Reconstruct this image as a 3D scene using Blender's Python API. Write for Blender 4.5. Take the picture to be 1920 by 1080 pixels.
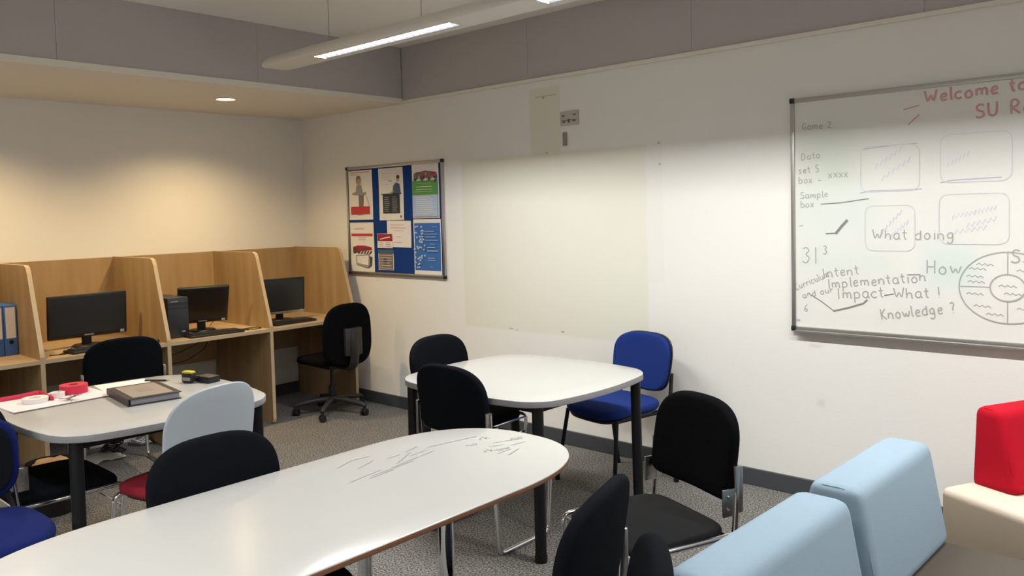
import bpy, bmesh, math, random
from mathutils import Vector, Matrix
random.seed(7)
PI = math.pi
for o in list(bpy.data.objects): bpy.data.objects.remove(o, do_unlink=True)
SC = bpy.context.scene
COL = SC.collection

# ------------------------------------------------------------------ camera
cam_d = bpy.data.cameras.new('camera'); cam = bpy.data.objects.new('camera', cam_d); COL.objects.link(cam)
YAW, PITCH, ROLL = 2.304931605632166, -0.048945335798146826, -0.025131704017701335
f_ = Vector((math.cos(YAW)*math.cos(PITCH), math.sin(YAW)*math.cos(PITCH), math.sin(PITCH)))
r0 = Vector((math.sin(YAW), -math.cos(YAW), 0)); u0 = r0.cross(f_)
r_ = math.cos(ROLL)*r0 + math.sin(ROLL)*u0; u_ = -math.sin(ROLL)*r0 + math.cos(ROLL)*u0
M = Matrix((r_, u_, -f_)).transposed().to_4x4()
M.translation = Vector((6.24936993787695, -4.1789060383312675, 1.543192374499303))
cam.matrix_world = M
cam_d.sensor_fit = 'HORIZONTAL'; cam_d.sensor_width = 36
cam_d.lens = 1525.88060496345/1920*36
cam_d.shift_y = -(540-472.76095735710766)/1920
cam_d.clip_start = 0.05
SC.camera = cam
# ------------------------------------------------------------------ world, view, lights
SC.view_settings.view_transform = 'Standard'; SC.view_settings.look = 'None'
SC.view_settings.gamma = 1; SC.view_settings.use_curve_mapping = False
SC.view_settings.exposure = 0.0
W = bpy.data.worlds.new('world'); SC.world = W; W.use_nodes = True
W.node_tree.nodes['Background'].inputs[0].default_value = (0.05, 0.055, 0.06, 1)
W.node_tree.nodes['Background'].inputs[1].default_value = 0.2
SUN_TUBE = 47.0        # watts of each fluorescent strip
TUBE_COL = (1.0, 0.99, 0.965)
SPOT_W = 118.0; SPOT_COL = (1.0, 0.72, 0.365)

# ------------------------------------------------------------------ helpers
def mat(name, col, rough=0.6, metal=0.0, bump=0.0, scale=40, var=0.0, spec=0.5, emis=None, es=1.0, sheen=0.0, stretch=None, coat=0.0):
    m = bpy.data.materials.new(name); m.use_nodes = True
    nt = m.node_tree; b = nt.nodes['Principled BSDF']
    b.inputs['Base Color'].default_value = (*col, 1); b.inputs['Roughness'].default_value = rough
    b.inputs['Metallic'].default_value = metal; b.inputs['Specular IOR Level'].default_value = spec
    if sheen: b.inputs['Sheen Weight'].default_value = sheen
    if coat: b.inputs['Coat Weight'].default_value = coat
    if emis: b.inputs['Emission Color'].default_value = (*emis, 1); b.inputs['Emission Strength'].default_value = es
    if bump or var:
        tc = nt.nodes.new('ShaderNodeTexCoord'); mp = nt.nodes.new('ShaderNodeMapping'); nz = nt.nodes.new('ShaderNodeTexNoise')
        nt.links.new(tc.outputs['Object'], mp.inputs[0]); nt.links.new(mp.outputs[0], nz.inputs['Vector'])
        if stretch: mp.inputs['Scale'].default_value = stretch
        nz.inputs['Scale'].default_value = scale; nz.inputs['Detail'].default_value = 4
        if var:
            mx = nt.nodes.new('ShaderNodeMix'); mx.data_type = 'RGBA'
            mx.inputs[6].default_value = (*[c*(1-var) for c in col], 1); mx.inputs[7].default_value = (*[min(1, c*(1+var)) for c in col], 1)
            nt.links.new(nz.outputs[0], mx.inputs[0]); nt.links.new(mx.outputs[2], b.inputs['Base Color'])
        if bump:
            bp = nt.nodes.new('ShaderNodeBump'); bp.inputs['Strength'].default_value = bump; bp.inputs['Distance'].default_value = 0.01
            nt.links.new(nz.outputs[0], bp.inputs['Height']); nt.links.new(bp.outputs[0], b.inputs['Normal'])
    return m

def boxmask(nt, coord, lo, hi, soft=0.01):
    """product of smoothsteps in object space x/z between lo and hi"""
    sp = nt.nodes.new('ShaderNodeSeparateXYZ'); nt.links.new(coord, sp.inputs[0])
    outs = []
    for ax, a, b in ((0, lo[0], hi[0]), (2, lo[1], hi[1])):
        for e, s in ((a, 1), (b, -1)):
            mr = nt.nodes.new('ShaderNodeMapRange'); mr.interpolation_type = 'SMOOTHSTEP'
            mr.inputs['From Min'].default_value = e-soft if s > 0 else e+soft
            mr.inputs['From Max'].default_value = e+soft if s > 0 else e-soft
            nt.links.new(sp.outputs[ax], mr.inputs['Value']); outs.append(mr.outputs[0])
    cur = outs[0]
    for o in outs[1:]:
        mm = nt.nodes.new('ShaderNodeMath'); mm.operation = 'MULTIPLY'
        nt.links.new(cur, mm.inputs[0]); nt.links.new(o, mm.inputs[1]); cur = mm.outputs[0]
    return cur

def add_patches(m, patches, noise=None):
    nt = m.node_tree; b = nt.nodes['Principled BSDF']
    tc = nt.nodes.new('ShaderNodeTexCoord')
    cur = b.inputs['Base Color'].links[0].from_socket if b.inputs['Base Color'].links else None
    base = tuple(b.inputs['Base Color'].default_value)
    for lo, hi, col, amt, soft in patches:
        k = boxmask(nt, tc.outputs['Object'], lo, hi, soft)
        mu = nt.nodes.new('ShaderNodeMath'); mu.operation = 'MULTIPLY'; mu.inputs[1].default_value = amt
        nt.links.new(k, mu.inputs[0])
        mx = nt.nodes.new('ShaderNodeMix'); mx.data_type = 'RGBA'
        if cur: nt.links.new(cur, mx.inputs[6])
        else: mx.inputs[6].default_value = base
        mx.inputs[7].default_value = (*col, 1); nt.links.new(mu.outputs[0], mx.inputs[0])
        cur = mx.outputs[2]
    nt.links.new(cur, b.inputs['Base Color'])

def obj(name, bm, mats, parent=None, smooth=True, ang=40):
    me = bpy.data.meshes.new(name)
    bmesh.ops.recalc_face_normals(bm, faces=bm.faces)
    bm.to_mesh(me); bm.free()
    if not isinstance(mats, (list, tuple)): mats = [mats]
    for m in mats: me.materials.append(m)
    if smooth:
        for p in me.polygons: p.use_smooth = True
        try: me.set_sharp_from_angle(angle=math.radians(ang))
        except Exception: pass
    o = bpy.data.objects.new(name, me); COL.objects.link(o)
    if parent is not None: o.parent = parent
    return o
def tag(o, label, cat, group=None, kind=None):
    o['label'] = label; o['category'] = cat
    if group: o['group'] = group
    if kind: o['kind'] = kind
    return o
def thing(name, label, cat, loc=(0, 0, 0), rotz=0, group=None):
    o = bpy.data.objects.new(name, None); COL.objects.link(o); o.empty_display_size = 0.1
    o.location = loc; o.rotation_euler = (0, 0, rotz)
    return tag(o, label, cat, group)
def struct(name, bm, m, label=None, smooth=False):
    o = obj(name, bm, m, smooth=smooth); o['kind'] = 'structure'
    if label: o['label'] = label
    return o
def dup(root, loc, rotz, label, group=None):
    r = root.copy(); COL.objects.link(r); r.location = loc; r.rotation_euler = (0, 0, rotz); r['label'] = label
    if group: r['group'] = group
    for ch in list(root.children):
        c = ch.copy(); COL.objects.link(c); c.parent = r
        for g in list(ch.children):
            d = g.copy(); COL.objects.link(d); d.parent = c
    return r
def NB(): return bmesh.new()
def box(bm, lo, hi, mi=0, bev=0.0, mtx=None, seg=2):
    vs = [bm.verts.new((x, y, z)) for z in (lo[2], hi[2]) for y in (lo[1], hi[1]) for x in (lo[0], hi[0])]
    fs = [(0, 2, 3, 1), (4, 5, 7, 6), (0, 1, 5, 4), (2, 6, 7, 3), (0, 4, 6, 2), (1, 3, 7, 5)]
    faces = [bm.faces.new([vs[i] for i in f]) for f in fs]
    for f in faces: f.material_index = mi
    if bev:
        es = {e for f in faces for e in f.edges}
        r = bmesh.ops.bevel(bm, geom=list(es), offset=bev, segments=seg, affect='EDGES', profile=0.5)
        for f in r['faces']: f.material_index = mi
        vs = list({v for f in r['faces'] for v in f.verts} | {v for v in vs if v.is_valid})
    if mtx is not None:
        for v in vs: v.co = mtx @ v.co
    return vs
def rpath(pts, r=0.03, n=5):
    pts = [Vector(p) for p in pts]; out = [pts[0]]
    for i in range(1, len(pts)-1):
        p = pts[i]; a = pts[i-1]-p; b = pts[i+1]-p
        rr = min(r, a.length*.45, b.length*.45)
        p0 = p+a.normalized()*rr; p1 = p+b.normalized()*rr
        for k in range(n+1):
            t = k/n; out.append(p0*(1-t)**2 + p*2*t*(1-t) + p1*t*t)
    out.append(pts[-1]); return out
def tube(bm, pts, rad, seg=10, mi=0, flat=1.0, r1=None):
    pts = [Vector(p) for p in pts]; n = len(pts); rings = []
    up = None
    for i, p in enumerate(pts):
        d = (pts[min(i+1, n-1)]-pts[max(i-1, 0)])
        if d.length < 1e-7: d = Vector((0, 0, 1))
        d.normalize()
        if up is None:
            up = Vector((1, 0, 0)) if abs(d.x) < .9 else Vector((0, 1, 0))
        up = (up-d*up.dot(d)); up.normalize(); s = d.cross(up)
        R = rad if r1 is None else rad+(r1-rad)*i/(n-1)
        rings.append([bm.verts.new(p+up*math.cos(2*PI*k/seg)*R*flat+s*math.sin(2*PI*k/seg)*R) for k in range(seg)])
    for a, b in zip(rings, rings[1:]):
        for k in range(seg):
            f = bm.faces.new((a[k], a[(k+1) % seg], b[(k+1) % seg], b[k])); f.material_index = mi
    for ring in (rings[0], rings[-1][::-1]):
        f = bm.faces.new(ring[::-1]); f.material_index = mi
    return rings
def sellipse(w, h, n=2.6, nb=None, N=48):
    nb = nb or n; out = []
    for i in range(N):
        t = 2*PI*i/N; c, s = math.cos(t), math.sin(t); e = n if s >= 0 else nb
        out.append((w*math.copysign(abs(c)**(2/e), c), h*math.copysign(abs(s)**(2/e), s)))
    return out
def rrect(w, h, r, seg=5, bow=0.0, nb=8):
    """rounded rectangle outline, half sizes w,h, sides bowed outwards"""
    pts = []
    cs = [(w-r, h-r, 0), (-w+r, h-r, 90), (-w+r, -h+r, 180), (w-r, -h+r, 270)]
    for i, (cx, cy, a0) in enumerate(cs):
        for k in range(seg+1):
            a = math.radians(a0+90*k/seg); pts.append([cx+r*math.cos(a), cy+r*math.sin(a)])
        nx = cs[(i+1) % 4]
        p = pts[-1]; q = [nx[0]+r*math.cos(math.radians(nx[2])), nx[1]+r*math.sin(math.radians(nx[2]))]
        for k in range(1, nb): pts.append([p[0]+(q[0]-p[0])*k/nb, p[1]+(q[1]-p[1])*k/nb])
    if bow:
        out = []
        for x, y in pts:
            bx_ = (1-(y/h)**2)*bow; by_ = (1-(x/w)**2)*bow
            out.append((x*(1+bx_/w), y*(1+by_/h)))
        pts = out
    return [tuple(p) for p in pts]
def pillow(bm, outline, t, r, fn=None, mi=0, mitop=None, inner=(.75, .5, .25)):
    """closed solid: outline (u,v), thickness t along w (0..t), rounded rim r"""
    fn = fn or (lambda u, v, w: (u, v, w))
    A = max(abs(p[0]) for p in outline); B = max(abs(p[1]) for p in outline)
    def ring(s_in, w):
        return [bm.verts.new(fn(u*(1-s_in/A), v*(1-s_in/B), w)) for u, v in outline]
    L = []
    K = 4
    for s in inner[::-1]: L.append(('s', s, 0))
    for k in range(K+1):
        a = PI/2*k/K; L.append(('i', r*(1-math.sin(a)), r*(1-math.cos(a))))
    for k in range(K+1):
        a = PI/2*k/K; L.append(('i', r*(1-math.cos(a)), t-r*(1-math.sin(a))))
    for s in inner: L.append(('s', s, t))
    rings = []
    for kind, s, w in L:
        if kind == 'i': rings.append(ring(s, w))
        else:
            q = 1-r/A; rings.append([bm.verts.new(fn(u*s*q, v*s*(1-r/B), w)) for u, v in outline])
    n = len(outline)
    for i, (a, b) in enumerate(zip(rings, rings[1:])):
        for k in range(n):
            f = bm.faces.new((a[k], a[(k+1) % n], b[(k+1) % n], b[k]))
            f.material_index = mi if (mitop is None or i < len(rings)//2+1) else mitop
    for rg, w, top in ((rings[0], 0, False), (rings[-1], t, True)):
        c = bm.verts.new(fn(0, 0, w))
        for k in range(n):
            f = bm.faces.new((rg[k], rg[(k+1) % n], c)); f.material_index = (mitop if top and mitop is not None else mi)
def prism(bm, pts, axis, a, b, mi=0):
    """extrude polygon pts (2D) along axis from a to b. axis x: pts=(y,z); y: (x,z); z: (x,y)"""
    def P(p, t): return {'x': (t, p[0], p[1]), 'y': (p[0], t, p[1]), 'z': (p[0], p[1], t)}[axis]
    A = [bm.verts.new(P(p, a)) for p in pts]; B = [bm.verts.new(P(p, b)) for p in pts]
    n = len(pts); fs = [bm.faces.new(A), bm.faces.new(B[::-1])]
    for i in range(n): fs.append(bm.faces.new((A[i], B[i], B[(i+1) % n], A[(i+1) % n])))
    for f in fs: f.material_index = mi
    return A+B
def cyl(bm, c, r, h, seg=20, mi=0, r2=None, mtx=None):
    r2 = r if r2 is None else r2
    A = [bm.verts.new((c[0]+r*math.cos(2*PI*k/seg), c[1]+r*math.sin(2*PI*k/seg), c[2])) for k in range(seg)]
    B = [bm.verts.new((c[0]+r2*math.cos(2*PI*k/seg), c[1]+r2*math.sin(2*PI*k/seg), c[2]+h)) for k in range(seg)]
    fs = [bm.faces.new(A[::-1]), bm.faces.new(B)]
    for k in range(seg): fs.append(bm.faces.new((A[k], A[(k+1) % seg], B[(k+1) % seg], B[k])))
    for f in fs: f.material_index = mi
    if mtx is not None:
        for v in A+B: v.co = mtx @ v.co

# ------------------------------------------------------------------ materials
WALLC = (0.80, 0.79, 0.755)
m_wall = mat('wall_paint', WALLC, 0.75, bump=0.05, scale=90)
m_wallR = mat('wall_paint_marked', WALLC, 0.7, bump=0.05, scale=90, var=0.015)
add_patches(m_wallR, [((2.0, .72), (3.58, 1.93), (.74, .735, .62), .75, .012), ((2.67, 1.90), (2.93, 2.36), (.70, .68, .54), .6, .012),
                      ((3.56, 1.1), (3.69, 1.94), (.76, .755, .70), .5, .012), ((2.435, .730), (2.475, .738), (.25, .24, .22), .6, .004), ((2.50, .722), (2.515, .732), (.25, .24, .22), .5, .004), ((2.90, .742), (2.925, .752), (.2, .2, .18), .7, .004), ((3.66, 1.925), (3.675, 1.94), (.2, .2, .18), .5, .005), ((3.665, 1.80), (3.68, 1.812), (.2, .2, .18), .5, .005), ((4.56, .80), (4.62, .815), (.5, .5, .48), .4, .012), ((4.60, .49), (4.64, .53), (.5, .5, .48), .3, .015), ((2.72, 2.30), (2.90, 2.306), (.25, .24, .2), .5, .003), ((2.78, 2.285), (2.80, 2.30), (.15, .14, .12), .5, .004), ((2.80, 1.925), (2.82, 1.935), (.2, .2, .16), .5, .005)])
m_soffit = mat('soffit_paint', (0.76, 0.72, 0.64), 0.75, bump=0.04, scale=60)
m_ceil = mat('ceiling_paint', (0.86, 0.83, 0.78), 0.8, bump=0.04, scale=30)
m_grey = mat('grey_felt_panel', (0.48, 0.45, 0.445), 0.95, bump=0.3, scale=260, var=0.05, spec=0.2)
m_skirt = mat('skirting_grey', (0.055, 0.062, 0.070), 0.45)
# carpet
m_carpet = mat('carpet', (0.16, 0.15, 0.14), 1.0, bump=0.0, spec=0.1)
nt = m_carpet.node_tree; b = nt.nodes['Principled BSDF']
tc = nt.nodes.new('ShaderNodeTexCoord'); n1 = nt.nodes.new('ShaderNodeTexNoise'); n2 = nt.nodes.new('ShaderNodeTexNoise')
n1.inputs['Scale'].default_value = 125; n2.inputs['Scale'].default_value = 7; n1.inputs['Detail'].default_value = 6
nt.links.new(tc.outputs['Object'], n1.inputs['Vector']); nt.links.new(tc.outputs['Object'], n2.inputs['Vector'])
cr = nt.nodes.new('ShaderNodeValToRGB'); cr.color_ramp.elements[0].position = .40; cr.color_ramp.elements[1].position = .62
cr.color_ramp.elements[0].color = (.055, .053, .05, 1); cr.color_ramp.elements[1].color = (.28, .27, .255, 1)
nt.links.new(n1.outputs[0], cr.inputs[0])
mx = nt.nodes.new('ShaderNodeMix'); mx.data_type = 'RGBA'; mx.blend_type = 'MULTIPLY'; mx.inputs[0].default_value = .5
cr2 = nt.nodes.new('ShaderNodeValToRGB'); cr2.color_ramp.elements[0].color = (.75, .75, .75, 1); cr2.color_ramp.elements[1].color = (1.1, 1.1, 1.1, 1)
nt.links.new(n2.outputs[0], cr2.inputs[0]); nt.links.new(cr.outputs[0], mx.inputs[6]); nt.links.new(cr2.outputs[0], mx.inputs[7])
nt.links.new(mx.outputs[2], b.inputs['Base Color'])
bp = nt.nodes.new('ShaderNodeBump'); bp.inputs['Strength'].default_value = .5; bp.inputs['Distance'].default_value = .004
nt.links.new(n1.outputs[0], bp.inputs['Height']); nt.links.new(bp.outputs[0], b.inputs['Normal'])
def wood(name, c1, c2, sc=(14, 14, 1.2), rough=.45):
    m = mat(name, c1, rough); nt = m.node_tree; b = nt.nodes['Principled BSDF']
    tc = nt.nodes.new('ShaderNodeTexCoord'); mp = nt.nodes.new('ShaderNodeMapping'); mp.inputs['Scale'].default_value = sc
    nz = nt.nodes.new('ShaderNodeTexNoise'); nz.inputs['Scale'].default_value = 1.0; nz.inputs['Detail'].default_value = 5; nz.inputs['Distortion'].default_value = .3
    cr = nt.nodes.new('ShaderNodeValToRGB'); cr.color_ramp.elements[0].position = .3; cr.color_ramp.elements[1].position = .7
    cr.color_ramp.elements[0].color = (*c1, 1); cr.color_ramp.elements[1].color = (*c2, 1)
    nt.links.new(tc.outputs['Object'], mp.inputs[0]); nt.links.new(mp.outputs[0], nz.inputs['Vector']); nt.links.new(nz.outputs[0], cr.inputs[0])
    nt.links.new(cr.outputs[0], b.inputs['Base Color']); return m
m_beech = wood('beech_veneer', (.34, .22, .10), (.43, .295, .15))
m_beech_h = wood('beech_veneer_desk', (.42, .30, .17), (.50, .37, .22), (14, 1.2, 14))
m_beech_e = mat('beech_edging', (.55, .42, .26), .4, var=.06, scale=12)
m_white_top = mat('white_laminate', (.45, .45, .435), .20, spec=.5, bump=.01, scale=200)
m_edge = mat('grey_edging', (.25, .255, .26), .4)
m_ply = mat('ply_edge', (.20, .095, .05), .5, var=.3, scale=60, stretch=(1, 1, 8))
m_blackmetal = mat('black_metal', (.005, .005, .006), .5, spec=.3)
m_chrome = mat('chrome', (.78, .78, .80), .12, 1.0, var=.02)
m_chrome_d = mat('brushed_chrome', (.45, .44, .43), .3, 1.0, var=.02)
m_fab_black = mat('black_fabric', (.0035, .0037, .0045), .98, bump=.2, scale=500, spec=.05, var=.15)
m_fab_char = mat('charcoal_fabric', (.0055, .0065, .009), .98, bump=.2, scale=500, spec=.06, var=.15)
m_fab_grey = mat('dark_grey_vinyl', (.0065, .0065, .007), .9, spec=.15, bump=.05, scale=90)
m_fab_blue = mat('blue_fabric', (.009, .028, .165), .9, bump=.25, scale=500, spec=.2, var=.12)
m_fab_dblue = mat('royal_blue_fabric', (.003, .009, .08), .9, bump=.25, scale=500, spec=.2, var=.12)
m_fab_red = mat('burgundy_fabric', (.23, .015, .028), .9, bump=.25, scale=500, spec=.2, var=.12)
m_plast = mat('black_plastic', (.009, .009, .010), .45, bump=.03, scale=300)
m_plast_g = mat('charcoal_plastic', (.022, .022, .022), .5, bump=.05, scale=300)
m_shell = mat('pale_grey_polypropylene', (.42, .47, .53), .45, bump=.03, scale=200)
m_sky = mat('pale_blue_wool', (.25, .335, .41), .95, bump=.12, scale=400, var=.04, spec=.2)
m_taupe = mat('taupe_wool', (.085, .072, .058), .95, bump=.15, scale=400, var=.06, spec=.2)
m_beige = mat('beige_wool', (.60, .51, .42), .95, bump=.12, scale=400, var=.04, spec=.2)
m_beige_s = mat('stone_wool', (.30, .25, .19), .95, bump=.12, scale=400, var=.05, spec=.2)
m_red = mat('red_wool', (.42, .003, .016), .9, bump=.12, scale=400, var=.05, spec=.2)
m_alu = mat('aluminium', (.46, .45, .43), .35, .9, var=.02)
m_lumi = mat('luminaire_white', (.68, .65, .59), .45)
m_refl = mat('reflector_bright', (.05, .05, .058), .4, .0)
m_board = mat('whiteboard_enamel', (.76, .755, .72), .22, spec=.5)
add_patches(m_board, [((4.56, 1.62), (4.82, 1.92), (.56, .66, .56), .55, .12), ((4.50, 1.38), (4.90, 1.62), (.60, .73, .68), .45, .10),
                      ((4.50, 1.17), (5.00, 1.33), (.62, .72, .66), .45, .09), ((5.12, 1.14), (5.34, 1.33), (.55, .72, .68), .6, .08)])
m_felt = mat('blue_felt', (.010, .045, .20), .95, bump=.2, scale=400, spec=.15)
m_screen = mat('screen_glass', (.020, .022, .024), .3, spec=.5)
m_screen2 = mat('screen_glass_brown', (.010, .005, .004), .35, spec=.4)
m_paper = mat('paper', (.78, .75, .71), .8)
def flat(name, c, rough=.75): return mat(name, c, rough)
k_black = flat('ink_black', (.06, .055, .05)); k_dark = flat('ink_dark', (.03, .033, .045)); k_red = flat('ink_red', (.50, .04, .05)); k_dred = flat('ink_dark_red', (.33, .015, .03))
k_grey = flat('ink_grey', (.30, .29, .28)); k_lgrey = flat('ink_pale_grey', (.55, .54, .52)); k_green = flat('ink_green', (.10, .30, .06)); k_blue = flat('ink_blue', (.10, .22, .52))
k_lblue = flat('ink_pale_blue', (.40, .50, .66)); k_brown = flat('ink_brown', (.20, .15, .12)); k_skin = flat('ink_tan', (.45, .30, .22)); k_navy = flat('ink_navy', (.06, .10, .16)); k_mbl = flat('ink_mid_blue', (.035, .14, .42))
w_black = flat('marker_black', (.40, .40, .38), .4); w_bold = flat('marker_black_heavy', (.24, .23, .22), .4); w_red = flat('marker_red', (.62, .34, .33), .4)
w_blue = flat('marker_violet_faint', (.60, .60, .69), .4); w_lilac = flat('marker_faint', (.62, .61, .63), .4); w_purple = flat('marker_violet', (.46, .44, .58), .4)

# ------------------------------------------------------------------ room
H1, H2, XS = 2.405, 2.83, 1.386     # soffit height, ceiling height, soffit depth
XR, YB = 9.2, -8.2
bm = NB(); box(bm, (-.1, YB-.1, -.1), (XR+.1, .1, 0)); struct('floor', bm, m_carpet)
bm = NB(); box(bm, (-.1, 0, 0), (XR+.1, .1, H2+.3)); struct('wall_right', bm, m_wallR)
bm = NB(); box(bm, (-.1, YB-.1, 0), (0, 0, H2+.3)); struct('wall_left', bm, m_wall)
bm = NB(); box(bm, (XR, YB-.1, 0), (XR+.1, 0, H2+.3)); struct('wall_far', bm, m_wall)
bm = NB(); box(bm, (0, YB-.1, 0), (XR, YB, H2+.3)); struct('wall_back', bm, m_wall)
bm = NB(); box(bm, (XS, YB, H2), (XR, -.012, H2+.1)); struct('ceiling', bm, m_ceil)
# lowered ceiling strip over the carrels, with the recess for the downlight
DL = (.80, -1.165); DR = .066
bm = NB()
n = 32
ring = [bm.verts.new((DL[0]+DR*math.cos(2*PI*k/n), DL[1]+DR*math.sin(2*PI*k/n), H1)) for k in range(n)]
def edge_pt(a):
    c, s = math.cos(a), math.sin(a); x0, x1, y0, y1 = 0-DL[0], XS-DL[0], YB-DL[1], 0-DL[1]
    t = min([q for q in ((x1/c if c > 1e-9 else 9e9), (x0/c if c < -1e-9 else 9e9), (y1/s if s > 1e-9 else 9e9), (y0/s if s < -1e-9 else 9e9))])
    return (DL[0]+c*t, DL[1]+s*t)
angs = [2*PI*k/n for k in range(n)]
outer = [bm.verts.new((*edge_pt(a), H1)) for a in angs]
corners = [(XS, 0), (0, 0), (0, YB), (XS, YB)]
for k in range(n):
    k2 = (k+1) % n; a0 = angs[k]; a1 = angs[k2] if k2 else 2*PI
    mid = [c for c in corners if a0 < (math.atan2(c[1]-DL[1], c[0]-DL[0]) % (2*PI)) < a1]
    mid.sort(key=lambda c: math.atan2(c[1]-DL[1], c[0]-DL[0]) % (2*PI))
    bm.faces.new([ring[k], outer[k]]+[bm.verts.new((*c, H1)) for c in mid]+[outer[k2], ring[k2]])
up = [bm.verts.new((v.co.x, v.co.y, H1+.06)) for v in ring]
for k in range(n): bm.faces.new((ring[k], ring[(k+1) % n], up[(k+1) % n], up[k]))
struct('ceiling_lowered', bm, m_soffit)
bm = NB(); box(bm, (XS-.012, YB, H1-.001), (XS+.006, -.002, H1+.038), bev=.002); struct('trim_1', bm, m_soffit)
bm = NB(); box(bm, (XS, -.022, H1-.001), (XR, -.001, H1+.022), bev=.002); struct('trim_2', bm, m_soffit)
# grey acoustic panels of the bulkhead: one per panel, seams between
def panels(nm, edges, along):
    for i, (a, b_) in enumerate(zip(edges, edges[1:])):
        bm = NB(); g = .0006
        if along == 'y': box(bm, (XS-.10, b_+g, H1+.038), (XS, a-g, H2), bev=.0015)
        else: box(bm, (a+g, -.012, H1+.022), (b_-g, -.001, H2), bev=.0015)
        o = struct('%s_%d' % (nm, i+1), bm, m_grey)
        o.name = 'trim_%d' % (len([x for x in bpy.data.objects if x.name.startswith('trim_')])+1)
panels('panel', [-.014, -1.25, -2.48, -3.72, -4.95, -6.2, -7.4, YB], 'y')
panels('panel', [XS, 2.67, 3.9, 5.12, 6.35, 7.57, 8.8, XR], 'x')
bm = NB(); box(bm, (0, -.016, 0), (XR, 0, .095), bev=.004); struct('baseboard_right', bm, m_skirt)
bm = NB(); box(bm, (0, YB, 0), (.016, -.016, .095), bev=.004); struct('baseboard_left', bm, m_skirt)
# ------------------------------------------------------------------ lights
def downlight(x, y, label, watts=SPOT_W):
    t = thing('downlight', label, 'ceiling light', (x, y, H1))
    bm = NB(); cyl(bm, (0, 0, .004), .060, .006, 28)
    obj('lamp_disc', bm, mat('lamp_glow', (1, .8, .5), .5, emis=(1, .74, .42), es=14), t)
    bm = NB(); n = 32; prof = [(.064, .03), (.064, -.001), (.070, -.005), (.078, -.003), (.078, 0)]
    rs = [[bm.verts.new((r*math.cos(2*PI*k/n), r*math.sin(2*PI*k/n), z)) for k in range(n)] for r, z in prof]
    for a, b_ in zip(rs, rs[1:]):
        for k in range(n): bm.faces.new((a[k], a[(k+1) % n], b_[(k+1) % n], b_[k]))
    obj('trim_ring', bm, m_lumi, t)
    ld = bpy.data.lights.new('downlight_lamp', 'SPOT'); ld.energy = watts; ld.color = SPOT_COL
    ld.spot_size = math.radians(142); ld.spot_blend = .8; ld.shadow_soft_size = .04
    lo = bpy.data.objects.new('lamp', ld); COL.objects.link(lo); lo.parent = t; lo.location = (0, 0, .0)
    return t
downlight(DL[0], DL[1], 'round warm recessed downlight glowing in the lowered ceiling above the desks')
downlight(DL[0], -2.72, 'second warm downlight further left along the lowered ceiling', 150.0)

def pendant(x0, strips, x1, y, zb, label, watts=SUN_TUBE):
    """linear luminaire along x: wing profile with louvred troughs"""
    t = thing('pendant_light', label, 'ceiling light', (x0, y, zb), 0, 'suspended linear luminaires')
    Wd, Hh, tw, td = .105, .062, .045, .026
    bm = NB()
    topp = [(Wd*math.cos(a), .012+Hh*math.sin(a)) for a in [PI*k/12 for k in range(13)]]   # upper curve from +W to -W
    full = topp+[(-Wd*.93, .002), (-Wd*.8, 0), (Wd*.8, 0), (Wd*.93, .002)]
    tro = topp+[(-Wd*.93, .002), (-tw, 0), (-tw, td), (tw, td), (tw, 0), (Wd*.93, .002)]
    cuts = [x0]+[q for s in strips for q in s]+[x1]
    for i in range(len(cuts)-1):
        a, b_ = cuts[i]-x0, cuts[i+1]-x0
        prism(bm, tro if i % 2 else full, 'x', a, b_)
    for a, sgn in ((0, -1), (x1-x0, 1)):     # rounded end caps
        prev = None
        for k in range(7):
            q = PI/2*k/6; s = math.cos(q); dx = a+sgn*.085*math.sin(q)
            s = max(s, .02)
            rg = [bm.verts.new((dx, p[0]*s, .02+(p[1]-.02)*(.35+.65*s))) for p in full]
            if prev:
                for j in range(len(rg)): bm.faces.new((prev[j], prev[(j+1) % len(rg)], rg[(j+1) % len(rg)], rg[j]))
            prev = rg
        bm.faces.new(prev)
    obj('body', bm, m_lumi, t, ang=50)
    for a, b_ in strips:
        bm = NB(); L = b_-a
        for s in (-1, 1):    # side reflectors
            prism(bm, [(s*(tw-.001), .0005), (s*(tw-.004), .0005), (s*.016, td-.001), (s*.018, td-.001)][::s], 'x', a-x0+.002, b_-x0-.002)
        nb = int(L/.052)
        for k in range(1, nb):
            xx = a-x0+L*k/nb; box(bm, (xx-.0012, -tw+.001, .001), (xx+.0012, tw-.001, .017))
        obj('louvre', bm, m_refl, t, smooth=False)
        ld = bpy.data.lights.new('tube', 'AREA'); ld.shape = 'RECTANGLE'; ld.size = L-.03; ld.size_y = .018
        ld.energy = watts; ld.color = TUBE_COL
        lo = bpy.data.objects.new('lamp', ld); COL.objects.link(lo); lo.parent = t; lo.location = ((a+b_)/2-x0, 0, td-.003)
    for q in (2.255-x0, 3.06-x0, (x1-x0)-.9, (x1-x0)-.32):
        bm = NB(); cyl(bm, (q, 0, .066), .018, .006, 16); cyl(bm, (q, 0, .07), .0022, H2-zb-.07, 8)
        obj('suspension_wire', bm, m_chrome_d, t)
    return t
S1 = [(2.16, 3.31), (3.88, 5.03), (5.40, 6.55), (6.92, 8.07)]  # last strip is out of view, added to light the blue sofa fronts
pendant(1.705, S1, 8.30, -1.30, 2.487, 'long white suspended fluorescent light with lit louvred strips, near the notice wall')
S2 = [(2.16, 3.31), (3.74, 4.89), (5.32, 6.47), (6.9, 8.05)]
pendant(1.93, S2, 8.3, -3.72, 2.487, 'long white suspended fluorescent light overhead, above the oval table', 15.0)
pendant(1.93, S2, 8.3, -6.1, 2.487, 'long white suspended fluorescent light at the back of the room behind the camera', 100.0)

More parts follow.
